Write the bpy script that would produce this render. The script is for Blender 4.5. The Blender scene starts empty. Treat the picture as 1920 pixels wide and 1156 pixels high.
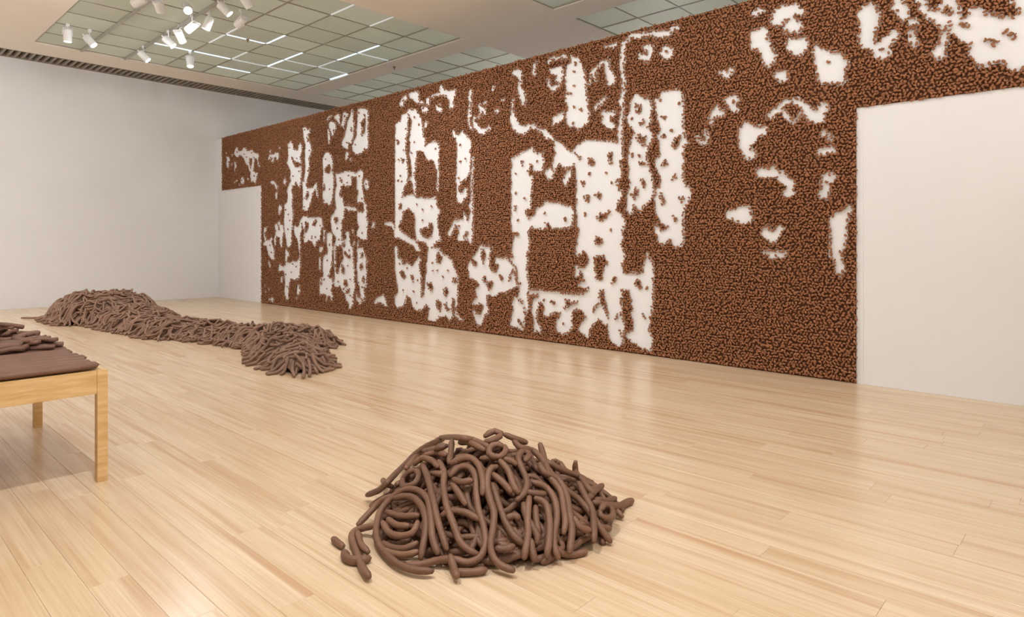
import bpy, bmesh, math, random
import numpy as np
from mathutils import Vector, Matrix

random.seed(7)
RNG = np.random.default_rng(11)
scene = bpy.context.scene
COL = scene.collection

# ---------------------------------------------------------------- camera
EYE = 1.5
YAW = math.radians(46.984)
cam_data = bpy.data.cameras.new('camera')
cam = bpy.data.objects.new('camera', cam_data)
COL.objects.link(cam)
cam.location = (0, 0, EYE)
cam.rotation_euler = (math.pi / 2, 0, -YAW)
cam_data.sensor_fit = 'HORIZONTAL'
cam_data.sensor_width = 36.0
cam_data.lens = 1212.0 / 1920.0 * 36.0
cam_data.shift_y = -(578.0 - 455.0) / 1920.0
cam_data.clip_start = 0.05
cam_data.clip_end = 100
scene.camera = cam

# ---------------------------------------------------------------- world and exposure
world = bpy.data.worlds.new('world')
scene.world = world
world.use_nodes = True
world.node_tree.nodes['Background'].inputs[0].default_value = (0.9, 0.95, 1.0, 1)
world.node_tree.nodes['Background'].inputs[1].default_value = 0.3
vs = scene.view_settings
vs.view_transform = 'Standard'
vs.look = 'None'
vs.exposure = -0.17
vs.gamma = 1.0
vs.use_curve_mapping = False

# strength of the seen and added lamps (watts) and of the luminous glass ceiling
W_WASH = 140.0      # wall washers aimed at the mural
W_DOWN = 320.0      # downlights over the floor
W_BACK = 130.0      # heads aimed at the far wall
W_UP_ADDED = 320.0       # added unseen uplighters that brighten the ceiling
LAYLIGHT = 0.15     # glass ceiling panels lit from above
TUBE = 1.4          # fluorescent tubes seen through the open joints

# ---------------------------------------------------------------- room dimensions
WALL_X = 7.56       # face of the partition that carries the mural
BACK_Y = 18.26
CEIL_Z = 5.69
MURAL_TOP = 4.38
OPEN_TOP = 2.92
MURAL_LEFT = 17.92
OPEN_LEFT = 15.63
OPEN_RIGHT = 2.00
MURAL_RIGHT = -0.1
XMIN, YMIN = -3.0, -2.6
XMAX = 16.2

# ================================================================ helpers
def new_obj(name, mesh, parent=None, mat=None):
    o = bpy.data.objects.new(name, mesh)
    COL.objects.link(o)
    if parent is not None:
        o.parent = parent
    if mat is not None and len(mesh.materials) == 0:
        mesh.materials.append(mat)
    return o


def empty(name, loc=(0, 0, 0)):
    o = bpy.data.objects.new(name, None)
    COL.objects.link(o)
    o.location = loc
    o.empty_display_size = 0.1
    return o


def tag(o, label=None, cat=None, group=None, kind=None):
    if label:
        o['label'] = label
    if cat:
        o['category'] = cat
    if group:
        o['group'] = group
    if kind:
        o['kind'] = kind
    return o


def np_mesh(name, verts, faces, smooth=False, mat=None):
    """verts (n,3); faces list of tuples or an int array of quads/tris."""
    me = bpy.data.meshes.new(name)
    verts = np.asarray(verts, dtype=np.float32)
    if isinstance(faces, np.ndarray):
        n, k = faces.shape
        me.vertices.add(len(verts))
        me.vertices.foreach_set('co', verts.ravel())
        me.loops.add(n * k)
        me.loops.foreach_set('vertex_index', faces.astype(np.int32).ravel())
        me.polygons.add(n)
        me.polygons.foreach_set('loop_start', np.arange(0, n * k, k, dtype=np.int32))
        me.update(calc_edges=True)
    else:
        me.from_pydata([tuple(v) for v in verts], [], faces)
    if smooth:
        me.polygons.foreach_set('use_smooth', np.ones(len(me.polygons), dtype=bool))
    if mat is not None:
        me.materials.append(mat)
    me.validate()
    return me


class MB:
    """collects simple shapes into one mesh"""
    def __init__(self):
        self.v, self.f = [], []

    def box(self, x0, y0, z0, x1, y1, z1):
        b = len(self.v)
        self.v += [(x0, y0, z0), (x1, y0, z0), (x1, y1, z0), (x0, y1, z0),
                   (x0, y0, z1), (x1, y0, z1), (x1, y1, z1), (x0, y1, z1)]
        self.f += [tuple(b + i for i in q) for q in
                   ((0, 3, 2, 1), (4, 5, 6, 7), (0, 1, 5, 4), (1, 2, 6, 5), (2, 3, 7, 6), (3, 0, 4, 7))]
        return self

    def lathe(self, prof, n=16, axis=Matrix.Identity(4)):
        b = len(self.v)
        for r, z in prof:
            for i in range(n):
                a = 2 * math.pi * i / n
                self.v.append(tuple(axis @ Vector((r * math.cos(a), r * math.sin(a), z))))
        for j in range(len(prof) - 1):
            for i in range(n):
                k = (i + 1) % n
                self.f.append((b + j * n + i, b + j * n + k, b + (j + 1) * n + k, b + (j + 1) * n + i))
        return self

    def mesh(self, name, mat=None, smooth=False, bevel=0.0):
        me = np_mesh(name, self.v, self.f, smooth, mat)
        if bevel > 0:
            bm = bmesh.new()
            bm.from_mesh(me)
            bmesh.ops.bevel(bm, geom=list(bm.edges), offset=bevel, segments=2, affect='EDGES', profile=0.7)
            bm.to_mesh(me)
            bm.free()
        return me

    def build(self, name, mat, parent=None, smooth=False, bevel=0.0):
        return new_obj(name, self.mesh(name, mat, smooth, bevel), parent)


# ================================================================ materials
def mat_new(name, color, rough=0.6, spec=0.5):
    m = bpy.data.materials.new(name)
    m.use_nodes = True
    nt = m.node_tree
    b = nt.nodes['Principled BSDF']
    b.inputs['Base Color'].default_value = (*color, 1)
    b.inputs['Roughness'].default_value = rough
    b.inputs['Specular IOR Level'].default_value = spec
    return m, nt, b


def add_variation(m, nt, b, c1, c2, scale, bump=0.0, bscale=None, obj_rand=0.0, coord='Object', detail=4):
    tc = nt.nodes.new('ShaderNodeTexCoord')
    nz = nt.nodes.new('ShaderNodeTexNoise')
    nz.inputs['Scale'].default_value = scale
    nz.inputs['Detail'].default_value = detail
    nt.links.new(tc.outputs[coord], nz.inputs['Vector'])
    rp = nt.nodes.new('ShaderNodeValToRGB')
    rp.color_ramp.elements[0].position = 0.3
    rp.color_ramp.elements[1].position = 0.7
    rp.color_ramp.elements[0].color = (*c1, 1)
    rp.color_ramp.elements[1].color = (*c2, 1)
    nt.links.new(nz.outputs['Fac'], rp.inputs['Fac'])
    out = rp.outputs['Color']
    if obj_rand > 0:
        oi = nt.nodes.new('ShaderNodeObjectInfo')
        mr = nt.nodes.new('ShaderNodeMapRange')
        mr.inputs['To Min'].default_value = 1 - obj_rand
        mr.inputs['To Max'].default_value = 1 + obj_rand
        nt.links.new(oi.outputs['Random'], mr.inputs['Value'])
        hs = nt.nodes.new('ShaderNodeHueSaturation')
        nt.links.new(mr.outputs['Result'], hs.inputs['Value'])
        nt.links.new(out, hs.inputs['Color'])
        out = hs.outputs['Color']
    nt.links.new(out, b.inputs['Base Color'])
    if bump > 0:
        n2 = nt.nodes.new('ShaderNodeTexNoise')
        n2.inputs['Scale'].default_value = bscale or scale * 4
        n2.inputs['Detail'].default_value = 3
        nt.links.new(tc.outputs[coord], n2.inputs['Vector'])
        bp = nt.nodes.new('ShaderNodeBump')
        bp.inputs['Strength'].default_value = bump
        bp.inputs['Distance'].default_value = 0.01
        nt.links.new(n2.outputs['Fac'], bp.inputs['Height'])
        nt.links.new(bp.outputs['Normal'], b.inputs['Normal'])
    return m


def M_simple(name, color, rough=0.6, spec=0.5, var=0.06, scale=6.0, bump=0.0, bscale=None, obj_rand=0.0):
    m, nt, b = mat_new(name, color, rough, spec)
    c1 = tuple(max(0, c * (1 - var)) for c in color)
    c2 = tuple(min(1, c * (1 + var)) for c in color)
    return add_variation(m, nt, b, c1, c2, scale, bump, bscale, obj_rand)


WHITE_WALL = M_simple('white wall paint', (0.83, 0.83, 0.835), 0.75, 0.3, 0.012, 1.2, 0.03, 140)
CEIL_PAINT = M_simple('ceiling paint', (0.84, 0.77, 0.68), 0.8, 0.3, 0.012, 1.0)
VENT_DARK = M_simple('vent recess', (0.055, 0.045, 0.035), 0.8, 0.2)
VENT_SLAT = M_simple('vent slat metal', (0.33, 0.29, 0.23), 0.55, 0.4)
GRID_METAL = M_simple('ceiling grid metal', (0.34, 0.31, 0.25), 0.5, 0.5)
LAMP_WHITE = M_simple('white lamp enamel', (0.85, 0.85, 0.85), 0.4, 0.5)
TRACK_GREY = M_simple('track aluminium', (0.42, 0.40, 0.36), 0.4, 0.5)
TABLE_WOOD, _nt, _b = mat_new('maple table wood', (0.74, 0.50, 0.23), 0.42, 0.4)
BRASS = M_simple('brass sprinkler', (0.25, 0.18, 0.08), 0.35, 0.6)

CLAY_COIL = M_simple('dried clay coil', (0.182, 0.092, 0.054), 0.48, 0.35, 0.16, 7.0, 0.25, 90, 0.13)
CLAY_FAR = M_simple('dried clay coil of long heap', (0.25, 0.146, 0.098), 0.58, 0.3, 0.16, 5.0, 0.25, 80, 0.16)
CLAY_MURAL = M_simple('reddish clay lump', (0.345, 0.146, 0.066), 0.55, 0.35, 0.32, 28.0, 0.2, 90, 0.1)
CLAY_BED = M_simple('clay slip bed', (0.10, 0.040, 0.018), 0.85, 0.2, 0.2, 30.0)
CLAY_TABLE = M_simple('clay slab', (0.21, 0.112, 0.078), 0.52, 0.35, 0.15, 6.0, 0.25, 70, 0.1)


def wood_nodes():
    nt, b = _nt, _b
    tc = nt.nodes.new('ShaderNodeTexCoord')
    mp = nt.nodes.new('ShaderNodeMapping')
    mp.inputs['Scale'].default_value = (2.0, 14, 14)
    nz = nt.nodes.new('ShaderNodeTexNoise')
    nz.inputs['Scale'].default_value = 3.0
    nz.inputs['Detail'].default_value = 5
    rp = nt.nodes.new('ShaderNodeValToRGB')
    rp.color_ramp.elements[0].position = 0.35
    rp.color_ramp.elements[1].position = 0.7
    rp.color_ramp.elements[0].color = (0.62, 0.38, 0.15, 1)
    rp.color_ramp.elements[1].color = (0.76, 0.52, 0.25, 1)
    nt.links.new(tc.outputs['Object'], mp.inputs['Vector'])
    nt.links.new(mp.outputs['Vector'], nz.inputs['Vector'])
    nt.links.new(nz.outputs['Fac'], rp.inputs['Fac'])
    nt.links.new(rp.outputs['Color'], b.inputs['Base Color'])


wood_nodes()


def floor_material():
    m, nt, b = mat_new('maple floor boards', (0.7, 0.5, 0.3), 0.235, 0.5)
    N, L = nt.nodes, nt.links
    geo = N.new('ShaderNodeNewGeometry')
    at = N.new('ShaderNodeAttribute')
    at.attribute_name = 'rnd'
    off = N.new('ShaderNodeVectorMath')
    off.operation = 'SCALE'
    off.inputs[0].default_value = (13.7, 41.3, 7.1)
    L.new(at.outputs['Fac'], off.inputs['Scale'])
    add = N.new('ShaderNodeVectorMath')
    add.operation = 'ADD'
    L.new(geo.outputs['Position'], add.inputs[0])
    L.new(off.outputs[0], add.inputs[1])

    def noise(scale, sc, detail=4, rough=0.5, dist=0.0):
        mp = N.new('ShaderNodeMapping')
        mp.inputs['Scale'].default_value = sc
        L.new(add.outputs[0], mp.inputs['Vector'])
        nz = N.new('ShaderNodeTexNoise')
        nz.inputs['Scale'].default_value = scale
        nz.inputs['Detail'].default_value = detail
        nz.inputs['Roughness'].default_value = rough
        nz.inputs['Distortion'].default_value = dist
        L.new(mp.outputs[0], nz.inputs['Vector'])
        return nz.outputs['Fac']

    def ramp(src, p0, c0, p1, c1):
        rp = N.new('ShaderNodeValToRGB')
        e = rp.color_ramp.elements
        e[0].position, e[1].position = p0, p1
        e[0].color, e[1].color = c0, c1
        L.new(src, rp.inputs['Fac'])
        return rp.outputs['Color']

    def mix(fac, a, bb, mode='MIX', const=None):
        mx = N.new('ShaderNodeMix')
        mx.data_type = 'RGBA'
        mx.blend_type = mode
        if fac is None:
            mx.inputs[0].default_value = const
        else:
            L.new(fac, mx.inputs[0])
        if isinstance(a, tuple):
            mx.inputs[6].default_value = a
        else:
            L.new(a, mx.inputs[6])
        if isinstance(bb, tuple):
            mx.inputs[7].default_value = bb
        else:
            L.new(bb, mx.inputs[7])
        return mx.outputs[2]

    base = ramp(noise(1.0, (22, 1.3, 1), 5, 0.6), 0.30, (0.68, 0.50, 0.325, 1), 0.70, (0.795, 0.63, 0.44, 1))
    tone = ramp(at.outputs['Fac'], 0.0, (0.93, 0.90, 0.86, 1), 1.0, (1.0, 1.0, 1.0, 1))
    c = mix(None, base, tone, 'MULTIPLY', 1.0)
    # heartwood streaks that run along some boards
    st = ramp(noise(1.0, (15, 0.42, 1), 2, 0.45, 0.15), 0.53, (0, 0, 0, 1), 0.76, (0.85, 0.85, 0.85, 1))
    c = mix(st, c, (0.55, 0.325, 0.18, 1))
    fine = ramp(noise(1.0, (85, 1.1, 1), 3, 0.5, 0.1), 0.46, (0, 0, 0, 1), 0.80, (0.6, 0.6, 0.6, 1))
    c = mix(fine, c, (0.52, 0.35, 0.21, 1))
    L.new(c, b.inputs['Base Color'])
    return m


FLOOR_MAT = floor_material()
SEAM_MAT = M_simple('dark floor joint', (0.25, 0.15, 0.08), 0.7, 0.3)


def emit_mat(name, color, strength, base=(0.8, 0.8, 0.8)):
    m, nt, b = mat_new(name, base, 0.4, 0.4)
    b.inputs['Emission Color'].default_value = (*color, 1)
    b.inputs['Emission Strength'].default_value = strength
    return m


LENS_LIT = emit_mat('lit lamp lens', (1.0, 0.96, 0.9), 14.0)
TUBE_MAT = emit_mat('fluorescent tube', (0.62, 0.86, 1.0), TUBE)
TUBE_DIM = emit_mat('dim fluorescent tube', (0.72, 0.86, 0.92), TUBE * 0.28)


def glass_panel_material():
    m, nt, b = mat_new('frosted glass ceiling panel', (0.42, 0.42, 0.33), 0.55, 0.35)
    tc = nt.nodes.new('ShaderNodeTexCoord')
    nz = nt.nodes.new('ShaderNodeTexNoise')
    nz.inputs['Scale'].default_value = 1.1
    nt.links.new(tc.outputs['Object'], nz.inputs['Vector'])
    rp = nt.nodes.new('ShaderNodeValToRGB')
    rp.color_ramp.elements[0].color = (0.36, 0.36, 0.275, 1)
    rp.color_ramp.elements[1].color = (0.46, 0.45, 0.36, 1)
    nt.links.new(nz.outputs['Fac'], rp.inputs['Fac'])
    nt.links.new(rp.outputs['Color'], b.inputs['Base Color'])
    b.inputs['Emission Color'].default_value = (0.90, 0.95, 0.76, 1)
    oi = nt.nodes.new('ShaderNodeObjectInfo')
    mr = nt.nodes.new('ShaderNodeMapRange')
    mr.inputs['To Min'].default_value = LAYLIGHT * 0.75
    mr.inputs['To Max'].default_value = LAYLIGHT * 1.2
    nt.links.new(oi.outputs['Random'], mr.inputs['Value'])
    nt.links.new(mr.outputs['Result'], b.inputs['Emission Strength'])
    return m


PANEL_MAT = glass_panel_material()

# ================================================================ room shell
floor = MB().box(XMIN, YMIN, -0.12, XMAX, BACK_Y, -0.004).build('floor', SEAM_MAT)
tag(floor, 'pale maple strip floor of the gallery', kind='structure')

PITCH, PX0 = 0.1617, 0.635


def plank_geo(x0, x1, y0, y1):
    g, t = 0.0004, 0.0015
    x0 += g; x1 -= g; y0 += g; y1 -= g
    v = [(x0, y0, -0.004), (x1, y0, -0.004), (x1, y1, -0.004), (x0, y1, -0.004),
         (x0, y0, -0.0010), (x1, y0, -0.0010), (x1, y1, -0.0010), (x0, y1, -0.0010),
         (x0 + t, y0 + t, 0), (x1 - t, y0 + t, 0), (x1 - t, y1 - t, 0), (x0 + t, y1 - t, 0)]
    f = [(8, 9, 10, 11)]
    for a in (0, 4):
        for i in range(4):
            j = (i + 1) % 4
            f.append((a + i, a + j, a + 4 + j, a + 4 + i))
    return v, f


def in_view(x, y, z=0.0, m=0.0):
    d = x * math.sin(YAW) + y * math.cos(YAW)
    r = x * math.cos(YAW) - y * math.sin(YAW)
    if d < 0.5:
        return False
    px = 960 + 1212 * r / d
    py = 455 - 1212 * (z - EYE) / d
    return -m < px < 1920 + m and -m < py < 1156 + m


planks = []
k0 = math.floor((XMIN - PX0) / PITCH) + 1
k = k0
prnd = random.Random(3)
while True:
    x0 = PX0 + k * PITCH
    x1 = min(x0 + PITCH, WALL_X)
    if x0 > WALL_X - 0.03:
        break
    y = YMIN - prnd.random() * 1.8
    while y < BACK_Y:
        ln = prnd.choice((1.2, 1.5, 1.8, 2.1, 2.4))
        ya, yb = max(y, YMIN), min(y + ln, BACK_Y)
        y += ln
        if yb - ya < 0.05:
            continue
        planks.append((x0, x1, ya, yb, prnd.random()))
    k += 1


def plank_score(p):
    x0, x1, ya, yb, _ = p
    s = 0
    n = 12
    for i in range(n):
        yy = ya + (yb - ya) * (i + 0.5) / n
        xx = (x0 + x1) / 2
        if in_view(xx, yy):
            d = xx * math.sin(YAW) + yy * math.cos(YAW)
            s += (yb - ya) / n / d ** 3
    return s


planks.sort(key=plank_score, reverse=True)


def set_rnd(me, vals):
    a = me.attributes.new('rnd', 'FLOAT', 'POINT')
    a.data.foreach_set('value', np.asarray(vals, dtype=np.float32))


for x0, x1, ya, yb, rv in planks[:300]:
    v, f = plank_geo(x0, x1, ya, yb)
    me = np_mesh('floor_plank', v, f, mat=FLOOR_MAT)
    set_rnd(me, [rv] * 12)
    new_obj('floor_plank', me, floor)
V, F, R = [], [], []
for x0, x1, ya, yb, rv in planks[300:]:
    v, f = plank_geo(x0, x1, ya, yb)
    b0 = len(V)
    V += v
    F += [tuple(b0 + i for i in q) for q in f]
    R += [rv] * 12
me = np_mesh('distant_planks', V, F, mat=FLOOR_MAT)
set_rnd(me, R)
tag(new_obj('distant_planks', me, floor), kind='stuff')

wall_back = tag(MB().box(XMIN, BACK_Y, 0, XMAX, BACK_Y + 0.2, CEIL_Z).build('wall_back', WHITE_WALL),
                'tall white far wall below the ceiling vent', kind='structure')
wall_right = tag(MB().box(WALL_X, YMIN, 0, WALL_X + 0.32, BACK_Y, MURAL_TOP - 0.02).build('wall_right', WHITE_WALL),
                 'white partition wall behind the brown clay mural', kind='structure')
tag(MB().box(XMIN - 0.2, YMIN, 0, XMIN, BACK_Y, CEIL_Z).build('wall_left', WHITE_WALL), 'white wall left of the camera', kind='structure')
tag(MB().box(XMIN, YMIN - 0.2, 0, XMAX, YMIN, CEIL_Z).build('wall_front', WHITE_WALL), 'white wall behind the camera', kind='structure')
tag(MB().box(XMAX, YMIN, 0, XMAX + 0.2, BACK_Y, CEIL_Z).build('wall_beyond', WHITE_WALL), 'white wall of the room beyond the partition', kind='structure')
tag(MB().box(WALL_X - 0.006, OPEN_RIGHT - 0.045, 0, WALL_X, OPEN_RIGHT - 0.02, OPEN_TOP).build('trim_1', WHITE_WALL),
    'thin white edge strip beside the right end of the mural', kind='structure')

# ---------------------------------------------------------------- ceiling
PW, PL = 5.97 / 7, 6.75 / 8
BAYS = [(3.06, 9.80), (9.65, 9.80), (3.06, 0.66), (9.65, 0.66)]
BW, BL = 5.97, 6.75
VX0, VX1, VY0 = -1.0, 12.4, 17.50
xs = sorted({XMIN, XMAX, VX0, VX1} | {b[0] for b in BAYS} | {b[0] + BW for b in BAYS})
ys = sorted({YMIN, BACK_Y, VY0} | {b[1] for b in BAYS} | {b[1] + BL for b in BAYS})
mb = MB()
for i in range(len(xs) - 1):
    for j in range(len(ys) - 1):
        cx, cy = (xs[i] + xs[i + 1]) / 2, (ys[j] + ys[j + 1]) / 2
        if any(b[0] < cx < b[0] + BW and b[1] < cy < b[1] + BL for b in BAYS):
            continue
        if VX0 < cx < VX1 and cy > VY0:
            continue
        mb.box(xs[i], ys[j], CEIL_Z, xs[i + 1], ys[j + 1], CEIL_Z + 0.3)
ceiling = tag(mb.build('ceiling', CEIL_PAINT), 'warm white ceiling with glass laylight bays', kind='structure')
roof = MB().box(XMIN, YMIN, CEIL_Z + 0.3, XMAX, BACK_Y, CEIL_Z + 0.5).build('plenum_roof', CEIL_PAINT, ceiling)

panel_me = MB().box(-PW / 2 + 0.014, -PL / 2 + 0.014, 0, PW / 2 - 0.014, PL / 2 - 0.014, 0.012).mesh('glass_panel', PANEL_MAT)
bar_y = MB().box(-0.011, 0, -0.010, 0.011, BL, 0.02).mesh('grid_bar', GRID_METAL)
bar_x = MB().box(0, -0.010, -0.008, BW, 0.010, 0.018).mesh('grid_bar', GRID_METAL)
bar_ys = MB().box(-0.011, 0, -0.010, 0.011, PL, 0.02).mesh('grid_bar', GRID_METAL)
bar_xs = MB().box(0, -0.010, -0.008, PW, 0.010, 0.018).mesh('grid_bar', GRID_METAL)
tube_y = MB().box(-0.018, 0.03, -0.010, 0.018, PL - 0.03, 0.014).mesh('light_tube', TUBE_MAT)
tube_x = MB().box(0.03, -0.02, -0.010, PW - 0.03, 0.02, 0.014).mesh('light_tube', TUBE_MAT)
tube_yd = MB().box(-0.014, 0.03, -0.010, 0.014, PL - 0.03, 0.014).mesh('light_tube', TUBE_DIM)
tube_xd = MB().box(0.03, -0.02, -0.010, PW - 0.03, 0.014, 0.014).mesh('light_tube', TUBE_DIM)
# joints where the light above shows: key (direction, line index, cell index) -> bright / dim
LIT = {}
for key in [('x', 6, 2), ('x', 6, 3), ('x', 7, 4), ('y', 4, 3), ('y', 6, 2), ('y', 6, 3), ('y', 5, 4), ('y', 5, 5), ('y', 7, 5), ('x', 4, 3)]:
    LIT[key] = True
for key in [('y', 4, 0), ('y', 5, 0), ('x', 3, 6), ('x', 6, 5), ('x', 5, 5), ('y', 3, 4), ('y', 4, 5), ('y', 6, 4), ('x', 5, 6), ('y', 3, 3), ('x', 6, 4)]:
    LIT[key] = False
ZP = CEIL_Z + 0.035
for bi, (bx, by) in enumerate(BAYS):
    for i in range(7):
        for j in range(8):
            p = new_obj('glass_panel', panel_me, ceiling)
            p.location = (bx + (i + 0.5) * PW, by + (j + 0.5) * PL, ZP + random.uniform(0, 0.006))
            p.rotation_euler = (random.uniform(-1, 1) * 0.004, random.uniform(-1, 1) * 0.004, 0)
    for i in range(8):
        if bi == 0:
            for j in range(8):
                st = LIT.get(('y', i, j))
                o = new_obj('grid_bar' if st is None else 'light_tube', bar_ys if st is None else (tube_y if st else tube_yd), ceiling)
                o.location = (bx + i * PW - (0.02 if i == 7 else -0.02 if i == 0 else 0), by + j * PL, ZP)
        else:
            new_obj('grid_bar', bar_y, ceiling).location = (bx + i * PW, by, ZP)
    for j in range(9):
        if bi == 0:
            for i in range(7):
                st = LIT.get(('x', j, i))
                o = new_obj('grid_bar' if st is None else 'light_tube', bar_xs if st is None else (tube_x if st else tube_xd), ceiling)
                o.location = (bx + i * PW, by + j * PL - (0.015 if j == 8 else -0.015 if j == 0 else 0), ZP)
        else:
            new_obj('grid_bar', bar_x, ceiling).location = (bx, by + j * PL, ZP)

# air vent slot along the far wall
vent = MB().box(VX0, VY0, CEIL_Z + 0.14, VX1, BACK_Y, CEIL_Z + 0.2).build('ceiling_vent', VENT_DARK)
tag(vent, 'long dark slotted air vent where the ceiling meets the far wall', 'air vent')
rim = MB().box(VX0, VY0, CEIL_Z - 0.004, VX1, VY0 + 0.03, CEIL_Z + 0.14)
rim.box(VX0, BACK_Y - 0.02, CEIL_Z - 0.004, VX1, BACK_Y, CEIL_Z + 0.14).build('vent_frame', VENT_SLAT, vent)
slat_me = MB().box(-0.022, VY0 + 0.03, 0, 0.022, BACK_Y - 0.02, 0.10).mesh('vent_slat', VENT_SLAT)
n = 0
x = VX0 + 0.06
while x < VX1:
    o = new_obj('vent_slat', slat_me, vent)
    o.location = (x, 0, CEIL_Z + 0.01)
    x += 0.132

# sprinkler heads
for (x, y), lab in (((6.06, 13.15), 'small brass sprinkler head among the glass ceiling panels'),
                    ((9.34, 12.55), 'small brass sprinkler head on the beam between the glass bays')):
    s = MB().lathe([(0.0, 0.0), (0.03, -0.002), (0.032, -0.02), (0.012, -0.025), (0.012, -0.05), (0.028, -0.055), (0.0, -0.06)], 10).build('sprinkler_head', BRASS, smooth=True)
    s.location = (x, y, CEIL_Z + (0.03 if x < 9 else 0.0))
    tag(s, lab, 'sprinkler')

# ================================================================ track lighting
for xx, lab in ((4.76, 'long ceiling track carrying most of the white spotlights'), (3.913, 'ceiling track nearer the left edge of the glass bay')):
    t = MB().box(xx - 0.02, 9.82, CEIL_Z - 0.02, xx + 0.02, 16.53, CEIL_Z + 0.022).build('light_track', TRACK_GREY)
    tag(t, lab, 'light track')
t = MB().box(4.74, -2.2, CEIL_Z - 0.04, 4.78, 9.78, CEIL_Z - 0.003).build('light_track', TRACK_GREY)
tag(t, 'ceiling track running on above the near half of the gallery', 'light track')

HR, HL = 0.072, 0.23
house_me = MB().lathe([(0.0, 0.0), (HR * 0.92, 0.0), (HR, -0.012), (HR, -HL), (HR * 0.9, -HL), (HR * 0.86, -HL + 0.05), (0.0, -HL + 0.05)], 20).mesh('lamp_housing', LAMP_WHITE, smooth=False)
lens_me = MB().lathe([(0.0, -HL + 0.028), (HR * 0.86, -HL + 0.028), (HR * 0.86, -HL + 0.034), (0.0, -HL + 0.034)], 20).mesh('lens', LENS_LIT)


def spotlight(x, y, aim, watts, label, angle=95, blend=0.9, z=None, group='track spotlights', radius=0.06, color=(0.95, 0.972, 1.0)):
    zc = 5.50 if z is None else z
    root = empty('track_spotlight', (x, y, CEIL_Z))
    tag(root, label, 'spotlight', group)
    MB().lathe([(0.0, 0.03), (0.035, 0.03), (0.035, -0.02), (0.0, -0.02)], 12).build('mount', LAMP_WHITE, root)
    drop = CEIL_Z - zc
    st = MB().lathe([(0.009, -0.018), (0.009, -drop + 0.03)], 8).build('stem', LAMP_WHITE, root)
    d = (Vector(aim) - Vector((x, y, zc))).normalized()
    q = (-d).to_track_quat('Z', 'Y')
    yk = MB().box(-HR - 0.012, -0.012, -0.10, -HR - 0.002, 0.012, 0.02).box(HR + 0.002, -0.012, -0.10, HR + 0.012, 0.012, 0.02).box(-HR - 0.012, -0.012, 0.02, HR + 0.012, 0.012, 0.03)
    yo = yk.build('yoke', LAMP_WHITE, root)
    h = new_obj('lamp_housing', house_me, root)
    off = -d * (HL * 0.45)
    h.location = Vector((0, 0, -drop)) + off
    h.rotation_mode = 'QUATERNION'
    h.rotation_quaternion = q
    yo.rotation_mode = 'QUATERNION'
    yo.rotation_quaternion = q
    yo.location = h.location
    ln = new_obj('lens', lens_me, h)
    if watts > 0:
        ld = bpy.data.lights.new('spot_lamp', 'SPOT')
        ld.energy = watts
        ld.spot_size = math.radians(angle)
        ld.spot_blend = blend
        ld.shadow_soft_size = radius
        ld.color = color
        lo = bpy.data.objects.new('spot_lamp', ld)
        COL.objects.link(lo)
        lo.parent = h
        lo.location = (0, 0, -HL - 0.015)
    return root


# heads seen in the photograph
SEEN = [
    (3.27, 14.77, (3.27, 14.9, 0.0), W_DOWN * 0.30, 'white spotlight hanging straight down, farthest left of all'),
    (3.65, 14.84, (6.6, 12.2, 1.0), W_BACK * 0.4, 'unlit-looking white spotlight tilted right, second from the left'),
    (4.74, 15.22, (7.56, 13.6, 2.2), W_WASH * 0.45, 'white spotlight nearest the far wall, tilted right below the track'),
    (5.58, 14.92, (5.3, 13.4, 0.0), W_DOWN * 0.35, 'glaring white spotlight alone under the glass panels nearest the air vent'),
    (4.74, 13.77, (7.56, 11.6, 2.2), W_WASH * 0.5, 'glaring white spotlight on the long track, third from the far wall'),
    (4.77, 13.25, (7.56, 15.4, 2.2), W_WASH * 0.5, 'white spotlight tilted right beside the glaring head on the long track'),
    (4.71, 12.50, (2.2, 18.26, 2.0), W_BACK * 1.0, 'white spotlight tilted left in the middle of the long track'),
    (4.83, 12.07, (3.2, 13.4, 0.0), W_DOWN * 0.30, 'white spotlight with glowing rim, tilted left toward the long heap'),
    (4.28, 11.57, (2.6, 4.2, 0.0), W_DOWN * 0.35, 'most glaring white spotlight, facing the camera'),
    (4.72, 11.13, (7.56, 9.4, 2.2), W_WASH * 0.5, 'glaring white spotlight high on the track near the top of the picture'),
    (5.20, 11.55, (3.8, 18.26, 2.2), W_BACK * 1.0, 'bright slanted white spotlight, farthest right of the cluster'),
    (3.62, 11.81, (-1.0, 18.26, 2.2), W_BACK * 1.0, 'glowing spotlight cut by the top edge, farthest left'),
    (3.90, 11.78, (7.56, 17.0, 2.0), W_BACK * 0.8, 'small white spotlight on the left track close to the top edge'),
    (4.80, 10.50, (7.56, 10.6, 2.4), W_WASH * 0.4, 'glowing spotlight cut by the top edge, farthest right'),
]
for x, y, aim, w, lab in SEEN:
    spotlight(x, y, aim, w, lab)
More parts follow.
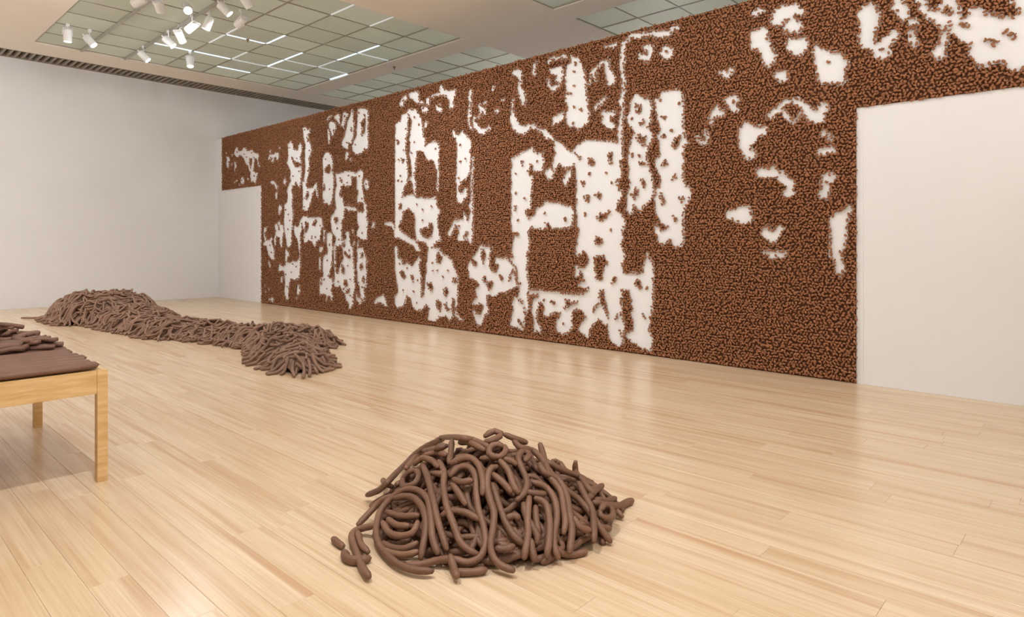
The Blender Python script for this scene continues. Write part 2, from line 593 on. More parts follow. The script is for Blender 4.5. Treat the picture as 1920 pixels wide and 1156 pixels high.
# extra heads out of view, added to brighten the gallery
for y in (8.9, 6.9, 4.9, 3.0, 1.2, -0.8):
    spotlight(4.76, y, (7.56, y - 0.3, 2.1), W_WASH * (1.0 if y > 2 else 0.6), 'added unseen white spotlight on the near track aimed at the mural', 110, 1.0, group='added spotlights above the near gallery', radius=0.12)
for x, y, k in ((0.2, -1.4, 0.8), (2.8, 0.2, 1.2), (0.9, 2.2, 1.9), (4.4, 5.2, 0.8), (1.2, 8.8, 0.8), (5.6, 8.2, 0.7), (2.0, 11.4, 1.0), (0.3, 14.6, 1.0)):
    spotlight(x, y, (x + 0.3, y + 0.9, 0.0), W_DOWN * k, 'added unseen white spotlight aimed down at the floor', 125, 1.0, group='added spotlights above the near gallery', radius=0.07)  # added downlights; the strongest one shapes the table's shadow
for x in (-2.0, 1.0):
    spotlight(x, 12.6, (x, BACK_Y, 2.4), W_BACK, 'added unseen white spotlight aimed at the far wall', 100, 1.0, group='added spotlights above the near gallery', radius=0.12)
for y in (4.0, 13.0):
    spotlight(12.0, y, (12.0, y + 0.5, 0.0), W_DOWN, 'added unseen white spotlight in the room beyond the partition', 125, 1.0, group='added spotlights beyond the partition', radius=0.14)  # unseen heads added to lighten the space past the partition

for x, y, ang in ((XMIN, 2.0, 0), (XMIN, 6.5, 0), (XMIN, 11.0, 0), (XMIN, 15.2, 0), (1.0, YMIN, 90), (5.0, YMIN, 90), (XMAX, 3.0, 180), (XMAX, 9.0, 180), (XMAX, 15.0, 180)):
    root = empty('added_uplighter', (x, y, 2.6))  # unseen fixture, added because the ceiling came out too dark
    root.rotation_euler = (0, 0, math.radians(ang))
    tag(root, 'unseen white wall uplighter added to brighten the ceiling', 'uplighter', 'added wall uplighters')
    MB().box(0, -0.09, -0.10, 0.03, 0.09, 0.10).build('back_plate', LAMP_WHITE, root, bevel=0.006)
    cup = MB().lathe([(0.0, -0.10), (0.05, -0.09), (0.09, 0.0), (0.10, 0.08), (0.094, 0.08), (0.084, 0.0), (0.045, -0.08), (0.0, -0.085)], 20).build('bowl', LAMP_WHITE, root, smooth=True)
    cup.location = (0.13, 0, 0)
    ld = bpy.data.lights.new('added_uplight_lamp', 'SPOT')
    ld.energy = W_UP_ADDED
    ld.spot_size = math.radians(165)
    ld.spot_blend = 1.0
    ld.shadow_soft_size = 0.08
    ld.color = (1.0, 0.96, 0.92)
    lo = bpy.data.objects.new('added_uplight_lamp', ld)
    COL.objects.link(lo)
    lo.parent = root
    lo.location = (0.13, 0, 0.10)
    lo.rotation_euler = (0, math.radians(-(180 - 58)), 0)

# ================================================================ mural of clay lumps
WHITE="1713,398 1700,404 1692,399 1688,392 1670,391 1664,399 1645,394 1635,386 1610,388 1601,379 1583,377 1574,369 1577,357 1586,358 1589,364 1600,363 1601,349 1604,333 1595,327 1581,326 1583,316 1589,308 1595,300 1604,307 1618,307 1623,321 1620,331 1629,334 1635,349 1654,358 1654,364 1667,375 1680,379 1703,377 1720,386|1580,356 1575,353 1569,341 1575,340 1583,351|1768,384 1751,384 1742,377 1744,370 1754,370 1744,363 1751,353 1761,354 1768,368 1760,374 1765,379|1770,396 1763,394 1765,388 1770,390|1734,386 1725,388 1724,383 1732,379|1718,366 1705,365 1702,353 1709,345 1713,338 1718,347 1715,354|1735,363 1727,363 1730,356 1739,356|1700,318 1696,315 1710,310 1720,307 1721,310|1672,323 1664,323 1654,310 1661,304 1670,303 1680,309 1680,315|1690,306 1680,305 1684,299 1692,300|1642,317 1633,316 1633,312 1641,313|1520,378 1510,376 1510,370 1520,372|1475,382 1464,378 1471,374|1518,367 1493,365 1493,369 1474,366 1470,358 1476,348 1484,351 1483,360 1495,356 1493,349 1504,346 1512,349 1502,357 1516,360 1516,353 1527,354 1522,364|1516,299 1502,303 1488,295 1476,286 1476,278 1487,281 1494,292 1508,295|1487,274 1478,271 1480,257 1489,256 1491,265|1450,297 1442,308 1435,296 1439,287 1450,292|1476,234 1470,241 1454,238 1456,229 1464,227 1466,217 1476,219 1474,228|1429,383 1412,388 1403,380 1401,367 1382,365 1378,376 1369,381 1363,372 1363,355 1369,356 1369,343 1365,332 1365,302 1367,288 1373,277 1388,289 1392,293 1394,285 1405,284 1412,273 1405,260 1407,240 1403,223 1403,207 1407,199 1405,188 1410,172 1410,153 1416,142 1429,140 1436,148 1436,158 1442,168 1445,187 1449,198 1445,218 1445,240 1434,246 1429,261 1434,272 1425,287 1412,295 1420,302 1414,316 1425,332 1434,340 1427,350|1359,414 1348,414 1336,405 1326,408 1328,398 1340,395 1332,390 1326,374 1318,361 1324,349 1332,340 1330,321 1332,306 1340,290 1344,280 1336,273 1316,274 1302,284 1297,281 1292,254 1298,251 1304,269 1316,260 1322,245 1328,235 1340,223 1361,226 1359,251 1361,289 1353,299 1348,322 1351,343 1348,372 1357,394|1550,188 1530,190 1535,180 1543,176 1540,165 1528,158 1516,158 1511,167 1504,160 1507,151 1495,137 1495,122 1490,110 1502,108 1521,117 1533,135 1533,142 1550,142 1552,151 1545,153 1550,169|1527,108 1518,103 1513,92 1518,90 1527,101|1493,193 1479,198 1467,205 1463,193 1447,193 1447,179 1451,162 1454,142 1463,140 1470,151 1467,164 1479,164 1488,160 1486,144 1493,144 1497,158 1490,173|1438,138 1425,131 1420,120 1429,114 1434,105 1420,103 1405,109 1392,106 1378,112 1373,127 1378,132 1380,149 1388,162 1399,172 1401,183 1394,194 1388,185 1378,189 1373,200 1361,210 1328,208 1308,208 1285,208 1275,202 1272,185 1281,179 1281,167 1285,157 1300,153 1304,142 1312,144 1316,151 1332,157 1344,151 1353,151 1359,161 1353,172 1357,182 1361,191 1365,180 1369,170 1369,144 1371,123 1369,98 1375,68 1388,67 1397,62 1412,68 1418,60 1423,40 1425,18 1434,15 1442,22 1445,34 1442,56 1447,83 1465,84 1474,78 1476,82 1470,100 1451,94 1440,96 1442,127|1458,71 1450,70 1455,56 1467,56|1382,55 1373,53 1371,38 1378,29 1386,31 1386,44|1390,24 1382,26 1384,20 1390,20|1551,46 1542,45 1544,40|1527,39 1518,38 1523,33|1544,32 1534,30 1540,23|1523,15 1514,11 1509,18 1497,16 1497,7 1504,4 1509,9 1523,8|1258,418 1250,425 1233,426 1234,423 1247,418 1255,413|1229,421 1218,425 1206,425 1203,421 1204,411 1206,403 1212,406 1219,414 1227,416|1251,408 1242,413 1222,408 1218,401 1219,393 1227,389 1228,382 1232,379 1238,382 1241,392 1246,398|1254,396 1248,395 1244,384 1243,374 1246,364 1250,366 1253,382|1203,398 1196,408 1193,422 1189,428 1182,423 1173,419 1177,412 1184,408 1187,396 1189,390 1194,395|1160,428 1155,423 1154,406 1150,392 1152,378 1155,368 1161,357 1170,359 1172,347 1179,347 1189,352 1196,354 1198,365 1189,372 1182,387 1177,402 1174,407 1167,413|1140,425 1123,425 1109,422 1102,418 1100,406 1102,383 1101,362 1100,352 1102,339 1111,340 1118,336 1127,333 1141,331 1150,336 1158,344 1159,351 1150,362 1141,373 1144,384 1139,397 1139,414|1182,340 1176,341 1170,339 1174,327 1181,321 1185,324|1168,325 1162,326 1160,320 1165,318|1264,347 1254,348 1237,339 1232,328 1234,305 1229,297 1227,285 1230,265 1234,244 1240,232 1250,233 1259,238 1271,237 1274,246 1274,277 1272,304 1274,335|1224,299 1201,298 1188,300 1170,299 1154,298 1148,293 1139,296 1127,299 1118,296 1118,284 1121,273 1120,256 1114,247 1115,235 1107,225 1105,213 1107,204 1102,193 1104,179 1104,157 1115,156 1127,158 1132,164 1141,163 1142,171 1133,183 1139,192 1141,202 1139,216 1123,212 1115,215 1118,232 1127,234 1138,233 1141,241 1136,253 1142,260 1141,286 1151,287 1160,288 1160,272 1170,270 1184,267 1190,273 1198,270 1201,260 1206,253 1204,248 1192,244 1188,228 1167,227 1139,221 1141,217 1173,218 1185,224 1190,202 1198,196 1195,156 1208,144 1224,144 1220,162 1234,172 1239,185 1242,199 1239,208 1227,213 1226,220 1219,225 1224,243 1224,261 1217,275 1220,284|1114,277 1107,279 1099,274 1099,263 1105,256 1111,260 1115,269|1088,189 1081,192 1077,187 1082,179 1088,181|1257,171 1234,173 1234,154 1232,137 1235,115 1237,101 1245,82 1250,79 1245,73 1232,76 1234,54 1239,47 1232,36 1235,26 1240,28 1245,37 1252,33 1257,21 1262,24 1259,35 1264,40 1286,36 1288,55 1286,74 1274,74 1271,82 1274,92 1272,118 1267,124 1255,125 1252,131 1257,149|1288,142 1269,142 1274,133 1284,125 1288,131|1289,120 1280,120 1280,103 1284,88 1290,92 1289,109|1271,180 1263,178 1265,151 1271,153|1198,154 1181,158 1179,172 1170,172 1168,156 1160,142 1154,137 1153,106 1148,87 1151,70 1145,62 1151,51 1156,39 1154,25 1164,12 1170,14 1171,26 1182,30 1185,42 1198,52 1204,59 1217,55 1227,58 1226,83 1227,101 1224,106 1219,87 1211,85 1204,103 1192,116 1193,132 1198,144 1208,146 1224,143 1227,146 1220,154|1227,146 1220,144 1221,119 1220,106 1227,101 1228,119|1187,177 1181,171 1174,173 1174,166 1182,167|1160,178 1154,177 1151,168 1156,170|1155,156 1150,154 1152,142 1156,146|1138,156 1133,154 1136,139 1127,139 1117,139 1110,126 1104,116 1108,109 1105,94 1107,70 1108,60 1115,60 1115,50 1111,40 1118,36 1127,39 1130,52 1133,62 1139,69 1139,82 1142,100 1139,120 1141,137|1143,45 1137,45 1136,37 1123,36 1124,29 1132,24 1136,30 1144,33|1120,34 1113,35 1115,29|999,413 994,421 986,428 976,429 974,421 982,415 990,408|969,429 945,431 939,424 938,411 927,408 925,404 945,409 956,417 967,422|918,412 911,415 907,408 911,399 918,403|904,415 895,418 881,418 881,428 876,430 870,424 868,420 858,418 843,418 838,413 842,402 845,394 842,388 846,383 855,389 856,400 863,410 875,413 895,414 902,411|892,396 881,397 873,387 878,383 888,385|932,399 920,400 914,393 920,386 928,390|923,371 916,372 914,366 920,360 925,361|1011,375 1001,383 994,380 992,392 978,394 971,400 948,397 938,385 930,375 928,363 927,344 920,341 921,332 916,328 897,334 885,329 881,317 884,304 883,282 882,268 886,244 890,246 887,278 897,298 916,302 925,317 945,320 948,303 950,282 953,281 949,264 949,240 954,243 960,267 971,270 982,256 990,236 969,240 956,235 920,232 895,232 888,224 890,217 878,208 878,204 956,206 969,215 986,207 994,200 1012,201 1012,316|846,346 842,348 838,339 829,338 821,342 804,328 798,322 801,307 801,280 802,271 810,261 826,254 829,247 830,234 819,238 813,245 807,242 811,231 821,219 835,221 837,256 835,310 837,332 845,337|798,298 793,298 793,283 794,262 797,241 795,222 795,200 801,201 804,216 799,224 802,244 799,264 797,283|805,408 799,410 795,404 798,399 799,385 801,368 802,360 798,347 796,340 801,343 808,357 807,376 804,390 807,399|794,365 788,362 790,354 779,345 773,340 762,341 756,343 753,337 767,333 773,330 785,339 795,346 795,355|782,381 778,383 773,377 764,372 764,364 770,364 770,371 776,365 779,358 783,360 777,369 781,375|771,384 764,386 762,383 767,381|749,407 746,406 746,401 750,401|745,363 740,368 731,368 731,365 738,364 743,361|1010,247 989,246 990,232 974,238 958,240 948,235 924,232 891,232 890,220 879,206 886,197 886,176 881,164 877,155 888,154 895,148 902,142 911,141 920,151 943,155 948,152 933,135 943,133 954,145 966,148 1005,161 1014,160 1015,170 1020,182 1043,185 1046,189 1020,190 1012,178 1012,210|913,141 895,141 882,139 867,129 850,122 843,112 831,92 833,77 833,45 838,36 835,28 818,18 823,15 840,22 843,36 846,22 853,14 863,22 881,19 891,11 913,11 909,33 918,38 928,30 946,24 956,30 964,47 974,51 981,38 985,31 1003,26 1012,34 1014,49 1001,54 1005,74 1012,98 1012,128 1014,141 1009,146 1003,138 1003,123 989,119 989,109 975,113 960,107 946,119 937,126 932,120 939,110 933,89 932,50 926,54 920,82 917,110|1081,32 1075,41 1060,44 1051,50 1045,47 1040,35 1036,27 1047,29 1064,34 1077,28|1087,191 1077,190 1080,180 1089,180|801,236 795,236 796,214 794,192 796,153 800,149 808,156 820,155 830,153 835,157 830,168 833,177 838,182 846,171 850,160 862,164 850,180 843,191 826,190 818,192 818,202 813,197 804,192 801,210|836,238 812,237 820,219 835,221|804,116 794,129 788,131 778,146 766,145 749,144 751,138 755,129 755,108 742,102 735,106 733,115 742,118 740,129 729,125 713,125 702,113 707,103 710,90 704,86 696,105 692,89 693,83 710,74 722,70 733,71 739,64 755,64 763,63 761,48 758,34 766,32 771,19 778,12 786,13 796,34 794,38 785,29 780,40 791,46 797,46 786,64 788,72 778,79 785,85 804,92 807,109|703,421 695,426 685,422 682,413 685,405 685,396 679,387 675,375 676,364 682,367 691,386 692,398 689,408 695,416 701,416|658,428 652,429 652,425 655,419 655,408 660,408 661,416|630,423 628,429 612,429 604,428 600,432 594,425 596,420 601,425 612,425 623,426 627,420|627,412 609,412 603,413 601,401 605,387 609,381 620,379 628,385 631,399 627,398 624,386 611,386 609,391 616,394 613,401 623,406|586,426 579,420 573,419 568,411 562,398 559,378 557,357 553,339 554,325 562,320 572,315 578,319 588,321 594,328 594,342 590,348 596,359 594,375 595,394 594,410 587,415|553,379 551,392 547,399 539,401 529,407 520,409 517,394 510,383 508,375 513,371 520,370 522,381 526,392 524,399 529,403 540,397 542,388 539,380 543,382 546,393 549,390 551,377|544,339 544,345 534,351 527,356 523,352 533,345 539,342 541,338|533,336 527,335 517,333 509,334 508,328 517,326 515,318 510,314 513,309 518,309 527,318 531,321 529,328 533,333|621,327 620,338 612,342 600,345 599,335 609,330 619,327|704,380 700,379 701,368 702,362 696,350 689,338 678,332 672,335 657,333 650,328 636,322 625,314 614,304 616,300 628,309 634,308 640,318 656,326 664,329 679,321 689,322 703,333 709,345 706,366|497,426 490,429 483,433 469,433 469,427 483,429 492,423 493,405 494,390 492,366 495,344 494,329 497,314 497,297 500,285 503,288 502,299 504,305 500,322 498,335 501,345 497,364 497,379 500,391 499,410|527,428 516,428 506,428 507,424 513,422 526,426|749,407 745,407 746,399 749,400|745,365 737,369 728,367 736,364 742,361|728,383 720,384 725,378|705,285 691,289 678,295 666,296 660,299 659,292 650,287 643,287 640,291 638,289 642,283 638,279 640,262 643,259 650,260 660,263 658,268 666,273 667,265 671,263 668,255 660,253 662,238 664,223 665,205 674,202 675,196 668,187 656,194 654,202 642,207 634,213 619,211 612,211 601,207 582,202 582,190 582,183 584,176 589,173 608,172 619,172 629,180 633,176 632,173 642,172 656,172 662,175 666,173 673,166 668,161 667,150 668,139 673,134 671,124 673,110 672,101 668,86 669,76 671,69 670,57 668,46 674,41 679,32 678,18 679,14 687,14 697,17 708,17 708,25 704,34 702,45 703,56 699,63 691,65 689,72 688,80 690,88 694,109 697,114 706,121 708,127 699,127 699,130 706,132 706,140 701,151 701,161 691,161 689,163 693,168 705,168 706,194 706,240|618,307 608,301 601,297 593,288 588,285 579,286 572,292 572,261 576,261 577,268 586,264 597,261 603,265 607,271 610,265 616,261 618,259 621,271 618,280 614,282 617,292|636,260 627,264 620,260 619,251 623,248 629,247 634,251|598,250 592,257 584,259 584,253 589,246 594,235 598,236 599,244|729,121 725,122 716,125 709,120 697,112 695,107 691,88 689,81 697,80 708,80 716,73 725,70 729,71|669,77 652,77 629,76 590,75 572,75 558,77 558,50 565,50 569,55 579,53 584,43 584,33 584,26 592,18 601,15 608,16 614,23 612,35 604,46 616,46 625,42 631,38 638,39 637,58 646,59 650,51 653,37 652,30 646,23 644,14 647,13 651,16 657,12 657,24 659,38 664,43 660,60 654,66 648,68 650,73 660,70 670,69|579,287 572,293 561,297 544,296 528,294 510,291 504,288 504,301 502,303 498,300 497,284 496,280 497,268 500,263 499,255 497,245 500,240 506,237 504,226 502,222 497,221 496,216 502,208 505,204 506,196 500,189 494,185 492,178 495,173 494,170 497,166 496,162 495,154 573,154 570,168 574,176 575,190 575,218 575,247 578,268|572,162 497,161 496,154 500,148 496,142 493,132 497,123 497,114 492,106 486,106 482,110 470,108 464,111 461,127 457,137 455,130 449,124 448,114 449,93 449,76 450,65 451,53 455,50 453,45 455,36 450,24 450,11 453,6 463,8 470,12 480,16 488,20 492,24 488,27 478,30 478,43 481,51 480,63 483,74 485,86 490,88 498,86 499,76 500,73 498,61 499,48 495,44 494,30 496,21 495,13 502,8 509,10 518,18 520,35 523,36 528,37 534,42 541,40 545,34 552,27 552,17 555,15 562,17 572,24 568,30 558,44 566,51 570,55 580,53 585,46 597,45 597,53 591,54 587,60 573,64 573,66 585,64 589,69 597,67 597,75 577,74 562,76 553,84 554,87 572,86 572,90 562,96 564,108 568,109 577,100 577,117 568,112 558,114 553,125 556,132 561,139 568,134 575,132 577,135|484,340 479,347 474,353 470,348 463,345 456,344 452,338 451,325 452,320 451,310 457,305 451,297 449,292 450,286 456,278 458,271 458,263 456,255 455,247 451,242 450,235 449,227 449,214 451,209 457,203 466,197 467,193 472,194 473,197 478,202 481,191 484,191 490,195 488,204 489,215 485,225 483,231 486,239 485,252 487,262 489,267 485,273 485,282 482,290 477,298 477,301 481,308 488,313 487,322 484,328|446,339 439,342 435,347 426,348 414,348 408,342 405,335 404,322 405,307 405,294 403,289 401,280 396,277 400,276 404,274 405,261 405,247 405,235 402,224 396,220 394,215 397,206 403,195 405,183 405,166 404,153 408,146 416,144 420,151 426,152 435,148 441,151 443,161 446,167 446,174 443,174 437,166 430,165 426,172 434,175 436,180 442,185 444,194 446,203 445,213 442,220 438,227 437,234 441,245 444,249 445,254 442,262 437,267 438,279 439,284 442,292 437,298 439,309 443,320 444,330|495,426 483,433 470,432 450,431 424,427 419,432 410,428 413,425 419,426 426,419 442,422 451,426 466,426 483,430 491,423|466,414 458,416 449,411 450,397 458,392 470,399 470,405 461,402 456,399 458,406|436,405 427,407 421,404 419,395 424,390 432,390 437,397|314,420 312,425 309,426 306,423 301,423 302,420 309,420 311,418|292,407 291,414 288,420 280,422 269,420 264,421 262,415 256,411 255,407 258,406 264,410 268,406 263,401 259,396 259,390 262,387 269,391 272,387 277,390 278,398 275,402 272,402 271,405 277,406 280,400 285,400 291,403|318,399 309,402 302,402 298,400 297,388 293,378 287,367 289,359 293,358 294,355 299,357 302,365 305,377 309,379 316,381 316,391|275,379 272,382 263,381 254,381 252,374 255,365 260,362 264,361 271,368 274,373|289,344 286,348 280,348 274,344 274,338 278,336 282,335 286,339|244,372 241,367 236,363 228,358 217,356 214,349 211,344 210,340 214,338 214,332 213,325 216,322 226,325 237,326 240,332 243,346 245,359|358,360 352,360 346,357 342,362 338,362 339,357 343,354 346,350 350,355|349,325 343,327 337,330 331,323 332,318 336,317 332,309 338,309 341,314 346,318|369,306 365,314 360,319 355,316 355,312 350,312 349,306 355,305 362,308 364,302 366,296 368,300|388,284 384,284 380,278 375,278 374,284 378,289 374,291 370,283 371,275 377,273 383,276|299,297 294,301 285,307 277,313 269,314 260,313 256,308 252,304 250,300 241,297 240,302 236,304 231,302 231,296 234,292 234,285 242,284 251,287 252,292 258,295 261,291 268,285 274,291 280,300 285,302 293,294|331,287 324,293 319,293 312,288 299,285 297,281 301,277 309,276 311,270 316,266 318,262 311,259 310,255 312,250 323,251 326,258 329,264 331,276|238,270 234,273 229,270 226,264 227,261 231,263 231,268 236,268|241,247 240,253 232,254 226,256 224,252 226,247 232,249 236,248|310,237 304,238 298,238 296,235 293,238 288,239 286,233 278,230 272,224 266,219 267,215 269,211 267,207 270,204 278,205 279,208 273,211 276,216 281,220 285,226 290,226 298,226 304,226 309,229|236,224 233,227 228,224 225,226 222,222 227,218 232,217 229,210 231,199 236,200 240,202 237,210 237,216|347,186 343,190 336,189 333,192 320,194 317,189 315,178 318,175 326,173 330,176 336,177 340,181 345,181|304,161 301,168 296,170 293,164 287,165 282,170 279,166 283,159 287,154 290,150 294,152 299,156 302,159|302,139 296,141 293,139 287,141 279,139 275,139 275,136 281,133 287,136 291,132 297,136|227,178 222,183 215,186 209,190 206,184 210,181 212,171 212,158 214,148 218,140 216,132 215,121 217,114 220,115 222,122 223,131 227,135 227,150 227,163 228,170|199,397 194,401 188,401 183,397 182,392 180,386 180,377 183,375 186,372 185,365 185,358 181,358 175,362 170,366 167,368 162,363 164,360 169,358 171,354 172,350 170,345 171,342 174,340 177,342 182,343 184,348 188,353 194,357 198,360 199,368 198,381 200,390|166,404 159,403 159,394 154,389 154,383 155,378 159,377 161,380 163,387 167,391|152,376 149,375 146,374 146,371 149,370 152,372|153,366 149,366 147,364 148,361 147,350 149,348 151,351 152,357|145,398 139,396 138,386 136,382 131,380 127,381 124,387 124,394 111,390 112,382 111,377 110,368 107,366 103,366 102,375 95,374 93,371 90,366 84,365 78,361 70,358 65,359 64,363 65,369 69,374 72,380 48,376 44,349 48,322 54,311 61,311 64,311 69,311 73,314 75,318 80,321 86,320 90,318 95,319 98,325 102,330 102,336 101,342 109,346 112,353 117,356 121,356 120,350 122,343 123,333 125,332 131,334 134,338 131,342 127,346 125,357 127,364 131,370 137,374 141,381 144,387"
BROWN="1626,367 1613,366 1615,350 1620,340 1627,352|1412,351 1405,350 1397,339 1382,338 1367,332 1369,326 1390,325 1405,340|1340,390 1330,385 1332,378 1340,381|1340,268 1334,267 1332,256 1342,248 1348,251|1476,195 1470,193 1467,182 1472,180|1348,198 1332,196 1334,186 1344,172 1355,172 1348,184|1300,202 1295,201 1306,188 1316,190 1314,195|1160,391 1158,384 1160,380 1164,382 1162,386|1113,412 1109,411 1109,397 1111,384 1112,374 1123,368 1126,372 1121,380 1127,395 1116,399|1257,317 1244,319 1240,311 1244,301 1260,302 1266,309|1269,280 1264,278 1264,264 1269,263 1271,271|1204,288 1198,287 1193,279 1198,277 1203,281|1226,205 1214,205 1212,197 1220,191 1227,197|1279,71 1274,70 1276,56 1281,59|1196,150 1185,152 1184,140 1192,140|1188,132 1181,133 1176,125 1165,127 1164,118 1173,118 1187,124|1195,105 1187,98 1187,84 1195,88 1198,93|1188,72 1179,74 1173,62 1181,56 1190,63|1179,50 1167,56 1167,47 1181,44|1127,130 1118,130 1118,120 1126,119|1132,105 1121,109 1117,100 1124,95 1130,96|1118,83 1112,77 1114,68 1121,69 1120,76|970,394 965,388 960,376 965,358 967,344 965,335 967,316 961,290 958,274 971,270 974,303 978,327 978,346 973,359|1006,348 999,347 998,338 1006,338|991,311 982,310 982,302 991,302|987,209 970,215 954,206 950,196 952,182 948,165 948,155 962,157 977,166 997,175 999,183 989,197|939,172 924,180 911,178 911,187 900,186 898,178 902,162 917,158 932,165|997,94 987,99 977,87 981,81 993,87|964,92 954,88 954,78 960,81|890,130 881,134 872,123 879,113 888,115|846,112 840,115 833,103 841,103|915,78 902,78 898,69 904,63 913,68|870,68 862,72 856,64 863,54 870,61|891,46 881,50 876,43 879,26 888,35|868,43 862,46 860,37 851,33 860,29 867,36|846,53 840,54 841,31 845,22 849,35|998,224 991,226 991,214 999,212|846,89 836,90 836,81 845,80|812,170 806,170 808,162 818,157 816,164|774,140 768,142 763,129 769,113 775,127|802,122 797,124 785,118 788,111 797,113|772,94 764,95 760,86 751,89 745,83 754,72 760,76 763,84 771,87|732,98 724,98 724,91 730,91|791,46 777,50 769,45 772,37 780,28 788,35|684,279 680,278 678,271 681,270 684,274|667,274 662,273 658,269 662,268 666,271|698,211 694,209 697,201 700,202|635,182 629,181 622,176 627,175 635,179|673,204 666,203 656,200 656,194 666,188 673,193|703,108 699,107 706,97 708,89 711,89 710,97|699,106 696,106 692,90 694,84 696,88|690,59 686,62 678,57 680,54|693,28 689,30 680,22 681,18 688,21|626,62 621,64 615,63 615,59 621,57|597,65 592,68 587,63 574,66 573,63 584,60 589,54 597,52 600,53 595,56|578,282 575,282 572,276 567,275 568,269 572,269 574,275|554,272 550,272 541,267 541,262 548,261 554,264|519,278 514,278 512,272 513,260 516,259 519,266 522,271|568,240 562,241 560,235 560,230 563,231|562,219 551,218 551,212 555,208 560,212|544,218 537,223 532,220 532,212 537,213|539,188 532,193 528,190 518,197 514,194 528,181 536,179|542,158 536,161 528,155 530,147 538,146 542,149|544,131 527,133 520,124 527,112 530,98 536,96 541,102 543,116|510,105 506,104 507,95 514,94 514,99|536,82 526,86 525,72 521,58 517,45 520,42 527,56 530,62 538,62 545,49 548,50 543,61 534,68|508,50 504,52 504,43 508,42|501,29 498,28 489,17 492,14 500,25|476,100 471,101 466,94 466,86 470,88 476,95|466,56 464,56 457,51 459,48 465,52|478,337 474,338 470,335 467,338 464,335 466,325 470,323 477,328 473,331|469,312 464,317 460,315 461,308 467,308|474,293 467,300 466,295 458,292 461,286 460,280 463,279 468,284|473,259 469,261 460,259 460,255 469,253|467,235 461,236 460,232 458,225 461,223 466,229|485,218 480,218 475,225 470,221 471,214 477,209 480,214 485,215|436,317 432,318 429,314 430,309 434,311|436,290 431,294 427,290 430,286 435,287|420,276 419,283 412,288 408,288 409,280 415,272 419,272|436,255 431,260 426,257 428,251 432,249 435,251|420,238 415,239 414,234 420,229 422,232|439,215 436,216 430,209 431,202 434,197 436,199 436,205|410,209 405,212 403,209 405,201 409,204|420,187 417,187 413,181 414,178 418,179|280,305 271,311 262,306 255,300 260,297 263,291 268,288 273,295|181,352 177,352 176,355 174,352 174,349 178,348 180,349|124,379 121,383 118,382 116,376 116,372 121,373 124,376|123,361 119,367 116,367 117,362 119,356 123,356|111,363 108,364 101,358 102,356 106,359 110,358|78,348 76,350 73,348 74,345 76,345|72,344 69,345 67,343 67,339 69,338 72,340|90,343 88,344 86,342 86,339 89,340|86,340 83,341 80,339 81,336 84,335 86,337"
DOTS="1698,390 1656,380 1642,371 1615,380 1600,367 1601,320 1669,313 1418,373 1386,345 1375,314 1401,305 1436,228 1425,217 1418,202 1427,182 1410,161 1348,407 1330,359 1336,313 1353,291 1351,232 1533,157 1516,144 1509,127 1486,180 1481,165 1363,194 1283,188 1319,165 1318,160 1301,163 1388,95 1410,81 1405,101 1438,76 1438,122 1429,47 1438,23 1351,163 1229,392 1185,416 1178,360 1132,416 1145,352 1111,340 1260,332 1243,266 1267,243 1170,290 1176,276 1132,287 1215,181 1208,157 1122,240 1122,170 1228,297 1138,258 1107,269 1246,146 1254,112 1254,51 1266,70 1168,134 1173,102 1164,74 1164,40 1188,53 1209,68 1133,69 1121,60 984,419 882,394 927,397 951,383 939,368 978,365 951,337 960,318 984,325 998,309 993,277 1002,269 991,267 921,327 892,319 826,319 812,294 826,291 829,263 945,221 928,212 902,216 928,192 997,110 974,103 943,81 986,61 954,59 945,39 900,114 898,100 887,101 858,101 871,90 1005,69 829,179 808,190 785,60 576,414 576,410 579,401 579,380 590,370 586,369 579,349 568,344 565,342 581,325 650,275 696,260 696,229 677,219 691,186 635,195 597,187 595,184 686,86 727,94 677,48 676,42 599,30 638,63 552,250 552,249 523,248 514,234 560,192 560,190 515,168 458,90 562,96 481,319 480,271 480,268 469,267 460,343 436,337 409,329 421,297 421,295 423,153 458,403 429,399 274,392 230,348 338,321"


RES = 0.01
GX = int(round((MURAL_LEFT - MURAL_RIGHT) / RES))
GZ = int(round(MURAL_TOP / RES))
white = np.zeros((GX, GZ), dtype=bool)


def fill(poly, val):
    """even-odd fill of a polygon given in wall centimetres (distance along the wall, height)"""
    p = np.array(poly, dtype=float)
    gx = p[:, 0] - MURAL_RIGHT * 100
    gz = p[:, 1]
    a0, a1 = max(int(gx.min()), 0), min(int(gx.max()) + 2, GX)
    b0, b1 = max(int(gz.min()), 0), min(int(gz.max()) + 2, GZ)
    if a1 <= a0 or b1 <= b0:
        return
    XX, ZZ = np.meshgrid(np.arange(a0, a1) + 0.5, np.arange(b0, b1) + 0.5, indexing='ij')
    ins = np.zeros(XX.shape, dtype=bool)
    m = len(p)
    for i in range(m):
        xa, za = gx[i], gz[i]
        xb, zb = gx[(i + 1) % m], gz[(i + 1) % m]
        if za == zb:
            continue
        c = ((za > ZZ) != (zb > ZZ)) & (XX < (xb - xa) * (ZZ - za) / (zb - za) + xa)
        ins ^= c
    white[a0:a1, b0:b1][ins] = val


def parse(s):
    return [[tuple(map(int, q.split(','))) for q in p.split()] for p in s.split('|')]


for p in parse(WHITE):
    fill(p, True)
before = white.copy()
for p in parse(BROWN):
    fill(p, False)
islands = before & ~white
yy = MURAL_RIGHT + (np.arange(GX) + 0.5) * RES
zz = (np.arange(GZ) + 0.5) * RES
blank = np.zeros_like(white)
blank |= ((yy[:, None] > OPEN_LEFT) & (zz[None, :] < OPEN_TOP))
blank |= ((yy[:, None] < OPEN_RIGHT) & (zz[None, :] < OPEN_TOP))


